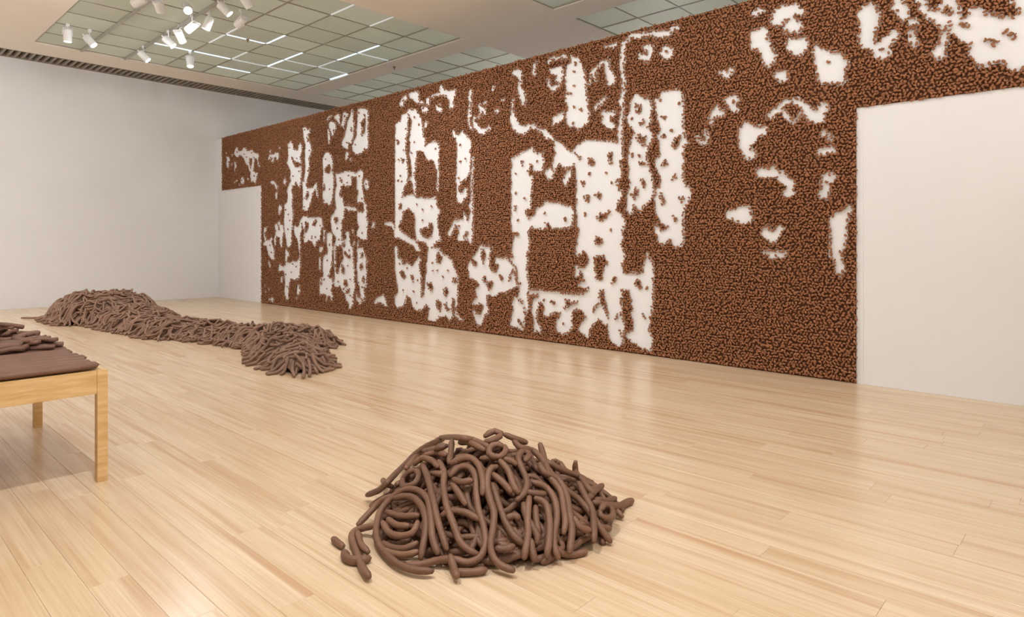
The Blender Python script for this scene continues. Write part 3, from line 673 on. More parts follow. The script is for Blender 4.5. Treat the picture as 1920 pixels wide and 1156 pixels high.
def dilate(m, r):
    out = m.copy()
    for dx in range(-r, r + 1):
        for dz in range(-r, r + 1):
            if (dx or dz) and dx * dx + dz * dz <= r * r + 0.5:
                sh = np.zeros_like(m)
                sx0, sx1 = max(dx, 0), GX + min(dx, 0)
                sz0, sz1 = max(dz, 0), GZ + min(dz, 0)
                sh[sx0:sx1, sz0:sz1] = m[sx0 - dx:sx1 - dx, sz0 - dz:sz1 - dz]
                out |= sh
    return out


LUMP = 0.0385
keep = ~(white | blank)
nopoint = (dilate(white, 2) & ~islands) | dilate(blank, 2)
brown_ok = ~(white | blank)
# jittered hexagonal layout
pts = []
row = 0
z = 0.018
while z < MURAL_TOP:
    n = int((MURAL_LEFT - MURAL_RIGHT) / LUMP) + 1
    yv = MURAL_RIGHT + (np.arange(n) + (0.5 if row % 2 else 0.0)) * LUMP + RNG.uniform(-0.008, 0.008, n)
    zv = z + RNG.uniform(-0.008, 0.008, n)
    pts.append(np.stack([yv, zv], 1))
    z += LUMP * 0.866
    row += 1
pts = np.concatenate(pts)
ix = ((pts[:, 0] - MURAL_RIGHT) / RES).astype(int)
iz = (pts[:, 1] / RES).astype(int)
ok = (ix >= 0) & (ix < GX - 1) & (iz >= 1) & (iz < GZ)
pts, ix, iz = pts[ok], ix[ok], iz[ok]
pts = pts[~nopoint[ix, iz]]
dots = np.array([tuple(map(int, q.split(','))) for q in DOTS.split()], dtype=float) / 100
for brown in parse(BROWN):
    c = np.mean(np.array(brown, dtype=float), 0) / 100
    if len(pts) and np.min(np.hypot(*(pts - c).T)) > 0.035:
        dots = np.vstack([dots, c])
# narrow brown strips between white patches get lumps of their own
cov = np.zeros_like(white)
cov[((pts[:, 0] - MURAL_RIGHT) / RES).astype(int), (pts[:, 1] / RES).astype(int)] = True
bare = brown_ok & ~dilate(cov, 3) & ~dilate(blank, 2)
extra = []
cells_b = np.argwhere(bare)
RNG.shuffle(cells_b)
for i, j in cells_b:
    if bare[i, j]:
        extra.append((MURAL_RIGHT + (i + 0.5) * RES, (j + 0.5) * RES))
        bare[max(i - 2, 0):i + 3, max(j - 2, 0):j + 3] = False
n_reg = len(pts)
if extra:
    pts = np.vstack([pts, np.array(extra)])
n_dot = len(pts)
pts = np.vstack([pts, dots])
is_dot = np.arange(len(pts)) >= n_dot


def lump_template(rings, sides, arc, R, r, flat):
    """a short squeezed curl of clay"""
    V, F = [], []
    for i in range(rings):
        t = i / (rings - 1)
        a = (t - 0.5) * arc
        c = Vector((R * math.sin(a), R * (1 - math.cos(a)) - R * 0.25, 0))
        tg = Vector((math.cos(a), math.sin(a), 0))
        nn = Vector((-math.sin(a), math.cos(a), 0))
        rr = r * (0.72 if i in (0, rings - 1) else 1.0)
        for s in range(sides):
            b = 2 * math.pi * s / sides
            V.append(c + nn * (rr * math.cos(b)) + Vector((0, 0, 1)) * (rr * flat * math.sin(b)))
    for i in range(rings - 1):
        for s in range(sides):
            k = (s + 1) % sides
            F.append((i * sides + s, i * sides + k, (i + 1) * sides + k, (i + 1) * sides + s))
    e0, e1 = V[0] * 0, V[0] * 0
    for s in range(sides):
        e0 += V[s] / sides
        e1 += V[(rings - 1) * sides + s] / sides
    t0 = Vector((math.cos(-arc / 2), math.sin(-arc / 2), 0))
    t1 = Vector((math.cos(arc / 2), math.sin(arc / 2), 0))
    V.append(e0 - t0 * r * 0.45)
    V.append(e1 + t1 * r * 0.45)
    n0, n1 = len(V) - 2, len(V) - 1
    for s in range(sides):
        k = (s + 1) % sides
        F.append((n0, k, s, s))
        F.append((n1, (rings - 1) * sides + s, (rings - 1) * sides + k, (rings - 1) * sides + k))
    tri = []
    for q in F:
        if q[2] == q[3]:
            tri.append(q[:3])
        else:
            tri.append((q[0], q[1], q[2]))
            tri.append((q[0], q[2], q[3]))
    return np.array([tuple(v) for v in V]), np.array(tri, dtype=np.int64)


VAR = [lump_template(4, 6, 2.5, 0.0155, 0.0118, 1.05), lump_template(4, 6, 1.7, 0.021, 0.0128, 1.0),
       lump_template(5, 6, 3.3, 0.0140, 0.0108, 1.1), lump_template(4, 6, 0.9, 0.034, 0.0145, 0.9)]
VARFAR = [lump_template(3, 5, 2.2, 0.0165, 0.0128, 1.05), lump_template(3, 5, 1.2, 0.026, 0.0138, 1.0)]


def lump_world(y, z, var, rng):
    """rotation matrix and origin for one lump pressed on the wall"""
    a = rng.uniform(0, 2 * math.pi)
    tx, ty = rng.uniform(-0.42, 0.42), rng.uniform(-0.42, 0.42)
    m = Matrix.Rotation(a, 3, 'Z')
    m = Matrix.Rotation(tx, 3, 'X') @ Matrix.Rotation(ty, 3, 'Y') @ m
    base = Matrix(((0, 0, -1), (1, 0, 0), (0, 1, 0)))      # local z -> out of the wall (-X)
    s = rng.uniform(0.88, 1.06) * (1.25 if var else 1.0)
    return (base @ m) * s, Vector((WALL_X - rng.uniform(0.015, 0.029), y, max(z, 0.028)))


dist = np.hypot(pts[:, 0], WALL_X)
vis = np.array([in_view(WALL_X, p[0], p[1], -6) for p in pts])
order = np.argsort(np.where(vis, np.sqrt(dist ** 2 + (pts[:, 1] - EYE) ** 2), 1e6))
mural = empty('clay_mural', (WALL_X, (MURAL_LEFT + MURAL_RIGHT) / 2, 0))
tag(mural, 'huge reddish brown mural of clay lumps with bare white patches on the partition wall', 'mural')
minv = Matrix.Translation(-mural.location)
near_me = [np_mesh('clay_lump', v, f, True, CLAY_MURAL) for v, f in VAR]
lr = random.Random(5)
for idx in order[:300]:
    m, loc = lump_world(pts[idx, 0], pts[idx, 1], is_dot[idx], lr)
    kv = lr.randrange(len(VAR))
    loc.x += min(0.0, WALL_X - 0.001 - loc.x - (VAR[kv][0] @ np.array(m.transposed()))[:, 0].max())
    o = new_obj('clay_lump', near_me[kv], mural)
    o.matrix_local = minv @ Matrix.Translation(loc) @ m.to_4x4()
VV, FF, base = [], [], 0
for idx in order[300:]:
    y, z = pts[idx]
    m, loc = lump_world(y, z, is_dot[idx], lr)
    v, f = lr.choice(VARFAR) if y > 8.5 else lr.choice(VAR)
    w = v @ np.array(m.transposed()) + np.array(loc - mural.location)
    w[:, 0] += min(0.0, -0.001 - w[:, 0].max())
    VV.append(w)
    FF.append(f + base)
    base += len(v)
me = np_mesh('distant_clay_lumps', np.concatenate(VV), np.concatenate(FF), True, CLAY_MURAL)
tag(new_obj('distant_clay_lumps', me, mural), kind='stuff')

# thin slip bed under the lumps
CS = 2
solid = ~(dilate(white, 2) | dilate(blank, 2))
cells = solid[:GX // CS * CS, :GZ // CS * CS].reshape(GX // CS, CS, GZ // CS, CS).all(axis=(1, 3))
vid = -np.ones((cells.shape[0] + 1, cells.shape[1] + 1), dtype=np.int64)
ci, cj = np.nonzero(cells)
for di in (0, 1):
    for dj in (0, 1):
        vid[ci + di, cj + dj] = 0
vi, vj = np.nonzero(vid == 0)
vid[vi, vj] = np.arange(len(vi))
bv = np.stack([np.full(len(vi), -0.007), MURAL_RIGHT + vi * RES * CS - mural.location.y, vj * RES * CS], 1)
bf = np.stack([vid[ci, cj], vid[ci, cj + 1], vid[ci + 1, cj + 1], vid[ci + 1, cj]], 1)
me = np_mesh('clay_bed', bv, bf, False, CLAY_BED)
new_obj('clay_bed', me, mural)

# ================================================================ coils
def catmull(P, n):
    P = np.asarray(P, dtype=float)
    if len(P) == 2:
        t = np.linspace(0, 1, n)[:, None]
        return P[0] * (1 - t) + P[1] * t
    Q = np.vstack([2 * P[0] - P[1], P, 2 * P[-1] - P[-2]])
    seg = np.linalg.norm(np.diff(P, axis=0), axis=1)
    cum = np.concatenate([[0], np.cumsum(seg)])
    out = []
    for s in np.linspace(0, cum[-1], n):
        i = min(int(np.searchsorted(cum, s, side='right')) - 1, len(P) - 2)
        t = (s - cum[i]) / max(seg[i], 1e-6)
        p0, p1, p2, p3 = Q[i], Q[i + 1], Q[i + 2], Q[i + 3]
        out.append(0.5 * ((2 * p1) + (-p0 + p2) * t + (2 * p0 - 5 * p1 + 4 * p2 - p3) * t * t + (-p0 + 3 * p1 - 3 * p2 + p3) * t ** 3))
    return np.array(out)


def tube(path, r, sides=8, wob=0.06, taper=0.75):
    """rounded clay coil along path (n,3): verts and quads (tris doubled)"""
    n = len(path)
    tg = np.gradient(path, axis=0)
    tg /= np.linalg.norm(tg, axis=1)[:, None] + 1e-9
    up = np.array([0, 0, 1.0]) if abs(tg[0, 2]) < 0.9 else np.array([1.0, 0, 0])
    nrm = up - tg[0] * up.dot(tg[0])
    nrm /= np.linalg.norm(nrm)
    a = np.linspace(0, 2 * math.pi, sides, endpoint=False)
    ca, sa = np.cos(a)[:, None], np.sin(a)[:, None]
    ph = RNG.uniform(0, 6.28)
    V = []
    rr = r * (1 + wob * np.sin(np.linspace(0, 9, n) + ph) + wob * 0.6 * RNG.standard_normal(n))
    e0 = path[0] - tg[0] * r * 0.45
    rr[0] *= taper
    rr[-1] *= taper
    for i in range(n):
        nrm = nrm - tg[i] * nrm.dot(tg[i])
        nrm /= np.linalg.norm(nrm) + 1e-9
        bn = np.cross(tg[i], nrm)
        V.append(path[i] + rr[i] * (ca * nrm + sa * bn))
    V = np.concatenate(V + [[e0], [path[-1] + tg[-1] * r * 0.45]])
    F = []
    s = np.arange(sides)
    k = (s + 1) % sides
    for i in range(n - 1):
        q = np.stack([i * sides + s, i * sides + k, (i + 1) * sides + k, (i + 1) * sides + s], 1)
        F.append(q[:, [0, 1, 2]])
        F.append(q[:, [0, 2, 3]])
    c0, c1 = n * sides, n * sides + 1
    F.append(np.stack([np.full(sides, c0), k, s], 1))
    F.append(np.stack([np.full(sides, c1), (n - 1) * sides + s, (n - 1) * sides + k], 1))
    return V, np.concatenate(F)


class Field:
    """height map of what already lies on the floor, so that coils rest on each other"""
    def __init__(self, x0, y0, x1, y1, res, fn, scale):
        self.x0, self.y0, self.res = x0, y0, res
        self.nx, self.ny = int((x1 - x0) / res), int((y1 - y0) / res)
        X, Y = np.meshgrid(x0 + (np.arange(self.nx) + 0.5) * res, y0 + (np.arange(self.ny) + 0.5) * res, indexing='ij')
        self.shape = fn(X, Y)
        self.core = self.shape * scale
        self.H = self.core.copy()

    def idx(self, p):
        i = np.clip(((p[:, 0] - self.x0) / self.res).astype(int), 0, self.nx - 1)
        j = np.clip(((p[:, 1] - self.y0) / self.res).astype(int), 0, self.ny - 1)
        return i, j

    def lay(self, xy, r, stiff=3):
        t = np.gradient(xy, axis=0)
        t /= np.linalg.norm(t, axis=1)[:, None] + 1e-9
        nn = np.stack([-t[:, 1], t[:, 0]], 1)
        z = np.zeros(len(xy))
        for o in (-0.6, 0.0, 0.6):
            z = np.maximum(z, self.H[self.idx(xy + nn * o * r)])
        base = z.copy()
        for _ in range(stiff):
            z[1:-1] = 0.25 * z[:-2] + 0.5 * z[1:-1] + 0.25 * z[2:]
            z = np.maximum(z, base - 0.35 * r)
        return z + r

    def stamp(self, path, r):
        m = int(math.ceil(r / self.res))
        for dx in range(-m, m + 1):
            for dy in range(-m, m + 1):
                dd = math.hypot(dx, dy) * self.res
                if dd <= r:
                    top = path[:, 2] + math.sqrt(r * r - dd * dd) * 0.8
                    i, j = self.idx(path)
                    i = np.clip(i + dx, 0, self.nx - 1)
                    j = np.clip(j + dy, 0, self.ny - 1)
                    np.maximum.at(self.H, (i, j), top)

    def core_mesh(self, step, drop=0.0):
        Hs = self.core[::step, ::step] - drop
        V, F, ids = [], [], {}
        nx, ny = Hs.shape
        for i in range(nx):
            for j in range(ny):
                if Hs[i, j] > 0.005:
                    ids[i, j] = len(V)
                    V.append((self.x0 + (i * step + 0.5) * self.res, self.y0 + (j * step + 0.5) * self.res, Hs[i, j]))
        for (i, j), a in ids.items():
            b, c, d = ids.get((i + 1, j)), ids.get((i + 1, j + 1)), ids.get((i, j + 1))
            if b is not None and c is not None and d is not None:
                F += [(a, b, c), (a, c, d)]
        return np.array(V), np.array(F, dtype=np.int64)


def coil_object(name, path, r, mat, label, group, sides=8, **kw):
    V, F = tube(path, r, sides, **kw)
    o0 = np.array([path[:, 0].mean(), path[:, 1].mean(), max(V[:, 2].min(), 0.0)])
    o = new_obj(name, np_mesh(name, V - o0, F, True, mat))
    o.location = o0
    tag(o, label, 'clay coil', group)
    return o


def stuff_object(name, parts, mat, label, cat):
    V, F, b = [], [], 0
    for v, f in parts:
        V.append(v)
        F.append(f + b)
        b += len(v)
    o = new_obj(name, np_mesh(name, np.concatenate(V), np.concatenate(F), True, mat))
    tag(o, label, cat, kind='stuff')
    return o


# ---------------------------------------------------------------- near heap
HEAP="1880,2235,20 1833,2298,20 1813,2399,20 1835,2520,20 1870,2632,28 1916,2711,57 1995,2785,99 2066,2778,151 2100,2720,193 2104,2624,217 2082,2515,209 2030,2426,157 1979,2353,96 1957,2289,52|2054,2747,154 2067,2676,183 2066,2590,193 2038,2488,170 1990,2416,122 1931,2369,59 1904,2349,27|2321,2848,243 2179,2631,267 2098,2494,219 2037,2383,150 2005,2308,102 1988,2264,69|1842,2385,20 1900,2332,20 1949,2280,40 1987,2216,48 2020,2159,41 2068,2130,61 2115,2141,101 2151,2191,155 2180,2256,209 2223,2316,265 2274,2379,321 2287,2444,345 2259,2492,333 2210,2497,301|2217,2542,305 2154,2477,259 2101,2393,203 2066,2304,148 2043,2236,99 2048,2177,76 2064,2143,66|2369,2313,343 2334,2328,336 2278,2296,289 2240,2240,238 2216,2187,193 2171,2147,145 2122,2116,90 2101,2073,49 2112,2029,24 2125,1972,20|2300,2281,295 2257,2191,221 2234,2123,164 2227,2061,121 2241,2014,94|2330,2311,323 2337,2246,294 2338,2187,258|2397,2327,364 2394,2264,327 2362,2198,274 2359,2160,250|2336,2150,234 2401,2152,258 2451,2185,296 2476,2243,337 2503,2292,373 2575,2321,386 2593,2293,369 2526,2264,356|2352,2120,221 2325,2083,181 2316,2031,141 2312,1996,112 2289,1981,88|2392,2121,234 2321,2069,169 2275,2023,117 2231,1999,75 2199,1981,44|2399,2082,209 2359,2042,165 2329,2000,122|2276,2008,104 2255,1978,73 2238,1948,37|2409,2102,226 2440,2061,203 2401,2001,148 2348,1957,96 2287,1922,40|2469,2166,287 2521,2119,259 2516,2058,215 2465,1999,162 2395,1959,113 2356,1927,71 2342,1889,36|2580,2157,286 2576,2073,229 2522,2008,176 2479,1962,135 2431,1935,100|2576,2218,327 2558,2172,298 2609,2122,261 2585,2046,207 2523,1976,150 2472,1921,99 2391,1872,36|2683,2354,363 2658,2258,334 2623,2168,290 2627,2080,231 2666,2021,182 2674,1950,129 2665,1890,80 2673,1824,20|2657,2233,321 2726,2181,270 2859,2166,201 2824,2094,182 2810,2038,154|2749,2095,211 2706,2018,171 2674,1950,129 2605,1889,82 2546,1846,44|2767,1996,141 2905,1993,83 3098,2032,20 3189,2028,20|2798,2007,138 2902,2014,97 3047,2056,58|2741,1945,110 2808,1970,109 2850,1956,83 2811,1918,69 2743,1903,77 2704,1918,98 2724,1941,112|3034,2128,125 2873,2072,146 2749,2016,159|2919,2237,255 2927,2243,193 2849,2124,186|2467,2370,409 2449,2403,420 2410,2410,405 2385,2379,382 2410,2340,376 2459,2344,395 2475,2371,412|2301,2870,223 2268,2905,214 2248,2941,161 2141,2786,192 2150,2710,227 2213,2753,246 2291,2880,221|2288,2884,243 2314,2840,285 2300,2734,294 2239,2619,308|2259,2532,333 2300,2497,358 2322,2442,365 2309,2377,339 2266,2309,289 2228,2275,249|2307,2559,360 2328,2488,375 2319,2388,352 2292,2329,311|2407,2698,391 2336,2626,357 2266,2560,334|2173,3169,20 2168,3027,93 2208,2984,152 2654,3436,20 2864,3572,20 3054,3650,20 3168,3647,20|3196,3739,20 3046,3659,20 2833,3552,20 2255,2919,233|3205,3730,20 2419,2669,413 2424,2536,421 2419,2413,411|2432,2655,375 2395,2532,410 2388,2420,399|2349,2418,377 2410,2353,382 2454,2296,366 2464,2268,352|2462,2495,444 2514,2480,464 2532,2446,448 2460,2440,438 2432,2465,429|2536,2437,444 2581,2389,416 2651,2376,384|1997,2743,114 1988,2616,131 2017,2509,157|1959,2677,101 1947,2589,101 1963,2515,114|1939,2686,83 1911,2597,68 1916,2521,73 1952,2461,96 1992,2475,133|1756,2865,20 1747,2804,20 1744,2754,20|1659,2406,20 1691,2507,20 1756,2653,20 1823,2792,20 1885,2840,20 1929,2737,63|1869,2800,20 1805,2675,20 1783,2585,20|1714,2698,20 1687,2626,20 1711,2578,20 1763,2557,20|1922,2888,20 2002,2904,53 2069,2889,102 2079,2795,152|1983,2234,53 1965,2191,20 1919,2118,20|1949,2174,20 2002,2117,20 2058,2079,23|2154,2314,217 2172,2396,258 2183,2447,277|2199,2452,288 2210,2400,285 2243,2360,295|2060,2397,172 2099,2365,195 2136,2295,195 2153,2228,176|2243,2132,176 2282,2112,182 2287,2089,170|2130,2090,80 2157,2061,76 2195,2037,86|2401,3343,20 2188,3005,137 2208,2984,123|2750,2359,370 2737,2327,327 2618,2200,311 2582,2146,280|2528,1958,137 2524,1913,101 2569,1884,79|2651,1923,109 2684,1883,71 2736,1872,54|1876,2604,35 1873,2532,34 1896,2455,47 1937,2415,74|1843,2560,20 1852,2489,20 1881,2422,27 1913,2379,46|2208,2639,284 2216,2551,303 2298,2688,314|2912,3574,20 2361,2776,341 2394,2726,359|2328,2826,295 2367,2769,307 2312,2633,342|2409,2147,257 2448,2114,246 2492,2094,239|2566,2388,420 2563,2334,395 2632,2321,372"

HC = (2.505, 2.474)
AXR = np.array([math.cos(YAW), -math.sin(YAW)])
AXD = np.array([math.sin(YAW), math.cos(YAW)])
HA, HB, HH = 0.70, 0.60, 0.44


def heap_fn(X, Y):
    dx, dy = X - HC[0], Y - HC[1]
    a = (dx * AXR[0] + dy * AXR[1]) / HA
    b = (dx * AXD[0] + dy * AXD[1]) / HB
    d = np.hypot(a, b)
    return HH * np.maximum(0, 1 - d ** 1.25) ** 0.95


def wander(x, y, ang, length, n, curl, rng):
    """meandering path in plan"""
    step = length / (n - 1)
    out = [(x, y)]
    c = rng.uniform(-curl, curl)
    for i in range(n - 1):
        c += rng.uniform(-curl, curl) * 0.6
        c *= 0.9
        ang += c * step
        x += math.cos(ang) * step
        y += math.sin(ang) * step
        out.append((x, y))
    return np.array(out)


def side_of(path):
    m = path.mean(0)
    a, d = (m[:2] - np.array(HC)) @ AXR, (m[:2] - np.array(HC)) @ AXD
    if m[2] > 0.27:
        return 'crest'
    if d > 0.22:
        return 'rear slope'
    if a < -0.30:
        return 'left flank'
    if a > 0.26:
        return 'right flank'
    return 'front face' if m[2] > 0.10 else 'front foot'


hr = random.Random(21)
heap = Field(1.3, 1.4, 3.7, 3.6, 0.01, heap_fn, 0.52)
inner = [heap.core_mesh(3, 0.03)]
R0 = 0.0165
outer = []
for i in range(200):
    # start anywhere on the mound, run mostly downhill
    t = hr.random() ** 0.6
    a = hr.uniform(0, 2 * math.pi)
    p = np.array(HC) + AXR * (HA * 0.86 * t * math.cos(a)) + AXD * (HB * 0.86 * t * math.sin(a))
    out_dir = math.atan2(p[1] - HC[1], p[0] - HC[0])
    ang = out_dir + hr.gauss(0, 0.5) if hr.random() < 0.6 else hr.uniform(0, 6.28)
    L = hr.uniform(0.3, 0.75)
    q = wander(p[0], p[1], ang, L * 0.8, 18, 7.0, hr)
    # keep the plan inside the heap outline
    da = (q - np.array(HC)) @ AXR / HA
    db = (q - np.array(HC)) @ AXD / HB
    d = np.hypot(da, db)
    lim = hr.uniform(0.74, 0.88) if ((p - np.array(HC)) @ AXD) < 0.1 else hr.uniform(0.85, 1.0)
    sc = np.where(d > lim, (lim + (d - lim) * 0.15) / np.maximum(d, 1e-6), 1.0)
    q = np.array(HC) + (q - np.array(HC)) * sc[:, None]
    front = ((q - np.array(HC)) @ AXD).mean() < 0.12
    zq = heap.lay(q, R0)
    cap = heap_fn(q[:, 0], q[:, 1]) + (-0.038 if front else 0.03)
    zq = np.maximum(np.minimum(zq, cap + R0 * 0.5), R0)
    path = np.concatenate([q, zq[:, None]], 1)
    heap.stamp(path, R0)
    if i < 125:
        inner.append(tube(path, R0, 7))
    else:
        outer.append(path)
stuff_object('packed_clay_coils', inner, CLAY_COIL, 'shaded clay coils packed inside the near heap', 'clay coils')
for path in outer:
    sd = side_of(path)
    coil_object('clay_coil', path, R0, CLAY_COIL, 'brown clay coil sunk between the draped ones on the %s of the near heap' % sd, 'coils sunk into the %s of the near heap' % sd)

HLAB = {0: 'thick clay coil arched around the hollow at the left front of the near heap',
        3: 'long clay coil bent into a tall U loop at the front of the near heap',
        4: 'clay coil hanging as the left side of the U loop in the near heap',
        5: 'clay coil hooked at its top, running to the floor right of the U loop',
        18: 'longest clay coil down the right flank of the near heap',
        21: 'thick clay coil sticking out farthest right of the near heap',
        23: 'small closed clay ring at the right foot of the near heap',
        26: 'small clay ring on top of the near heap',
        27: 'small clay ring on the upper left of the near heap',
        32: 'clay coil down the left outline of the near heap',
        37: 'clay coil curled on the very top of the near heap',
        42: 'short clay coil stub sticking out farthest left of the near heap',
        43: 'clay coil with its end on the floor at the front left of the near heap'}
for i, p in enumerate(HEAP.split('|')):
    P = np.array([tuple(map(int, q.split(','))) for q in p.split()], dtype=float) / 1000
    L = np.linalg.norm(np.diff(P, axis=0), axis=1).sum()
    n = max(8, int(L / 0.026))
    path = catmull(P, n)
    r = 0.0172 if i not in (21, 45) else 0.0215
    out = path[:, :2] - np.array(HC)
    out /= np.linalg.norm(out, axis=1)[:, None] + 1e-6
    lift = (i % 3) * 0.008 if i > 2 else 0.012
    path[:, 2] += lift
    path[:, :2] += out * lift * 0.6
    path[:, 2] = np.maximum(path[:, 2], r)
    coil_object('clay_coil', path, r, CLAY_COIL, HLAB.get(i, 'brown clay coil draped on the %s of the near heap' % side_of(path)), 'coils draped on the %s of the near heap' % side_of(path), 10, wob=0.035, taper=0.7)

# ---------------------------------------------------------------- long heap
BUMPS = [((3.85, 14.95), (3.85, 14.3), 0.88, 0.66), ((3.95, 13.3), (3.95, 12.6), 0.60, 0.42), ((3.95, 12.2), (4.0, 11.2), 0.50, 0.30),
         ((4.02, 11.2), (4.45, 9.9), 0.42, 0.24), ((4.5, 9.8), (4.75, 8.9), 0.50, 0.29), ((4.75, 8.9), (4.92, 8.6), 0.36, 0.25),
         ((4.55, 8.9), (4.10, 7.7), 0.40, 0.26), ((4.10, 7.7), (3.92, 7.1), 0.32, 0.23)]


def long_fn(X, Y):
    H = np.zeros_like(X)
    for (a, b, r, h) in BUMPS:
        ax, ay = a
        bx, by = b
        ux, uy = bx - ax, by - ay
        t = np.clip(((X - ax) * ux + (Y - ay) * uy) / (ux * ux + uy * uy), 0, 1)
        d = np.hypot(X - ax - ux * t, Y - ay - uy * t) / r
        H = np.maximum(H, h * np.maximum(0, 1 - d ** 2.0) ** 0.75)
    return H


lr2 = random.Random(33)
lf = Field(2.2, 6.0, 5.8, 16.3, 0.015, long_fn, 0.72)
R1 = 0.0195
gxs, gys = np.gradient(lf.shape, lf.res)
cand = np.argwhere(lf.shape > 0.02)
paths = []
wts = 1.0 + 2.0 * np.hypot(gxs, gys)[cand[:, 0], cand[:, 1]]
wts /= wts.sum()
pick = np.random.default_rng(4).choice(len(cand), 950, p=wts)
for c in pick:
    i, j = cand[c]
    x, y = lf.x0 + (i + 0.5) * lf.res, lf.y0 + (j + 0.5) * lf.res
    g = (gxs[i, j], gys[i, j])
    if lr2.random() < 0.75 and (abs(g[0]) + abs(g[1])) > 0.05:
        ang = math.atan2(-g[1], -g[0]) + lr2.gauss(0, 0.45)
    else:
        ang = lr2.uniform(0, 6.283)
    L = lr2.uniform(0.32, 0.72)
    q = wander(x, y, ang, L, 14, 6.5, lr2)
    hq = long_fn(q[:, 0], q[:, 1])
    off = np.nonzero(hq < 0.01)[0]
    if len(off) > 4:                      # only the tips reach out over the floor
        q = q[:off[4]]
        if len(q) < 6:
            continue
        q = catmull(np.concatenate([q, np.zeros((len(q), 1))], 1), 12)[:, :2]
    z = lf.lay(q, R1, 4)
    z = np.maximum(np.minimum(z, long_fn(q[:, 0], q[:, 1]) + 0.07), R1)
    path = np.concatenate([q, z[:, None]], 1)
    lf.stamp(path, R1)
    paths.append(path)
# stray coils and tails seen on the floor around it
for P in ([(2.71, 15.72, .02), (2.95, 15.5, .02), (3.2, 15.3, .04)], [(2.85, 15.62, .02), (3.1, 15.4, .025), (3.35, 15.2, .06)],
          [(4.76, 12.75, .03), (4.55, 12.55, .03), (4.3, 12.35, .08)], [(4.6, 12.4, .02), (4.45, 12.2, .03), (4.3, 11.9, .08)],
          [(5.12, 8.30, .02), (4.98, 8.45, .03), (4.8, 8.6, .1)], [(4.80, 8.04, .02), (4.72, 8.25, .03), (4.7, 8.6, .12)],
          [(5.02, 8.28, .02), (4.9, 8.4, .03), (4.7, 8.7, .12)], [(4.9, 8.12, .02), (4.82, 8.35, .03), (4.75, 8.7, .14)],
          [(3.63, 6.53, .02), (3.75, 6.72, .05), (3.85, 6.95, .13)], [(3.72, 6.55, .02), (3.84, 6.75, .06), (3.95, 7.0, .15)],
          [(3.60, 6.66, .02), (3.70, 6.9, .06), (3.85, 7.1, .15)], [(3.86, 6.62, .02), (3.93, 6.85, .07), (4.0, 7.1, .15)],
          [(4.2, 7.2, .02), (4.12, 7.3, .05), (4.0, 7.5, .14)], [(4.27, 7.3, .02), (4.15, 7.45, .05), (4.05, 7.65, .15)],
          [(3.62, 7.08, .02), (3.72, 7.25, .06), (3.9, 7.4, .15)], [(3.68, 7.5, .02), (3.8, 7.6, .07), (3.95, 7.7, .17)],
          [(4.0, 9.95, .02), (4.2, 9.9, .06), (4.35, 10.1, .15)], [(3.72, 10.35, .02), (3.85, 10.5, .05), (4.0, 10.9, .16)],
          [(3.5, 10.6, .02), (3.62, 10.9, .05), (3.8, 11.2, .15)], [(3.82, 8.45, .02), (4.0, 8.4, .06), (4.2, 8.4, .15)],
          [(3.75, 8.2, .02), (3.95, 8.15, .05), (4.15, 8.2, .17)]):
    paths.append(catmull(np.array(P) + np.array([0, 0, R1 * 0.3]), 12))


def coil_score(path):
    s = 0.0
    for i in range(0, len(path) - 1, 2):
        x, y, z = path[i]
        if not in_view(x, y, z):
            continue
        d = math.hypot(x, y)
        # march toward the camera over the finished height map: hidden behind other coils?
        hid = False
        for tt in (0.04, 0.08, 0.14, 0.22, 0.35):
            qx, qy = x * (1 - tt / d), y * (1 - tt / d)
            qz = z + (EYE - z) * tt / d
            ii = int((qx - lf.x0) / lf.res)
            jj = int((qy - lf.y0) / lf.res)
            if 0 <= ii < lf.nx and 0 <= jj < lf.ny and lf.H[ii, jj] > qz + R1 * 0.9:
                hid = True
                break
        if not hid:
            s += 1.0 / d ** 2
    return s


scores = [coil_score(p) for p in paths]
nst = 21
for i in range(nst):
    scores[-1 - i] += 10
rank = sorted(range(len(paths)), key=lambda i: -scores[i])
top = set(rank[:160])
rest = [lf.core_mesh(3, 0.02)]
for i, path in enumerate(paths):
    if i not in top:
        rest.append(tube(path, R1, 6))
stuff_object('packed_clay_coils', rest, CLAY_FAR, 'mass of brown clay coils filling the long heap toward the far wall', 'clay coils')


def long_label(path):
    y = path[:, 1].mean()
    if y > 13.0:
        return 'clay coil hanging on the tall far mound of the long heap', 'coils of the far mound'
    if y > 9.6:
        return 'clay coil on the low middle stretch of the long heap', 'coils of the long heap middle'
    if path[:, 0].mean() > 4.45:
        return 'clay coil on the rear branch at the near end of the long heap', 'coils of the long heap rear branch'
    return 'clay coil on the front branch at the near end of the long heap', 'coils of the long heap front branch'


for i in sorted(top):
    path = paths[i]
    lab, grp = long_label(path)
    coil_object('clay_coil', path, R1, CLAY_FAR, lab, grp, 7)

# ================================================================ table with clay
TX0, TX1, TY0, TY1, TZ = -1.60, 1.245, 4.655, 6.46, 0.700
LEG, APR = 0.058, 0.145
table = empty('wooden_table', ((TX0 + TX1) / 2, (TY0 + TY1) / 2, 0))
tag(table, 'pale maple table with square legs at the left edge, covered in clay', 'table')
tx, ty = table.location.x, table.location.y


def tpart(name, x0, y0, z0, x1, y1, z1, bev=0.003):
    return MB().box(x0 - tx, y0 - ty, z0, x1 - tx, y1 - ty, z1).build(name, TABLE_WOOD, table, bevel=bev)


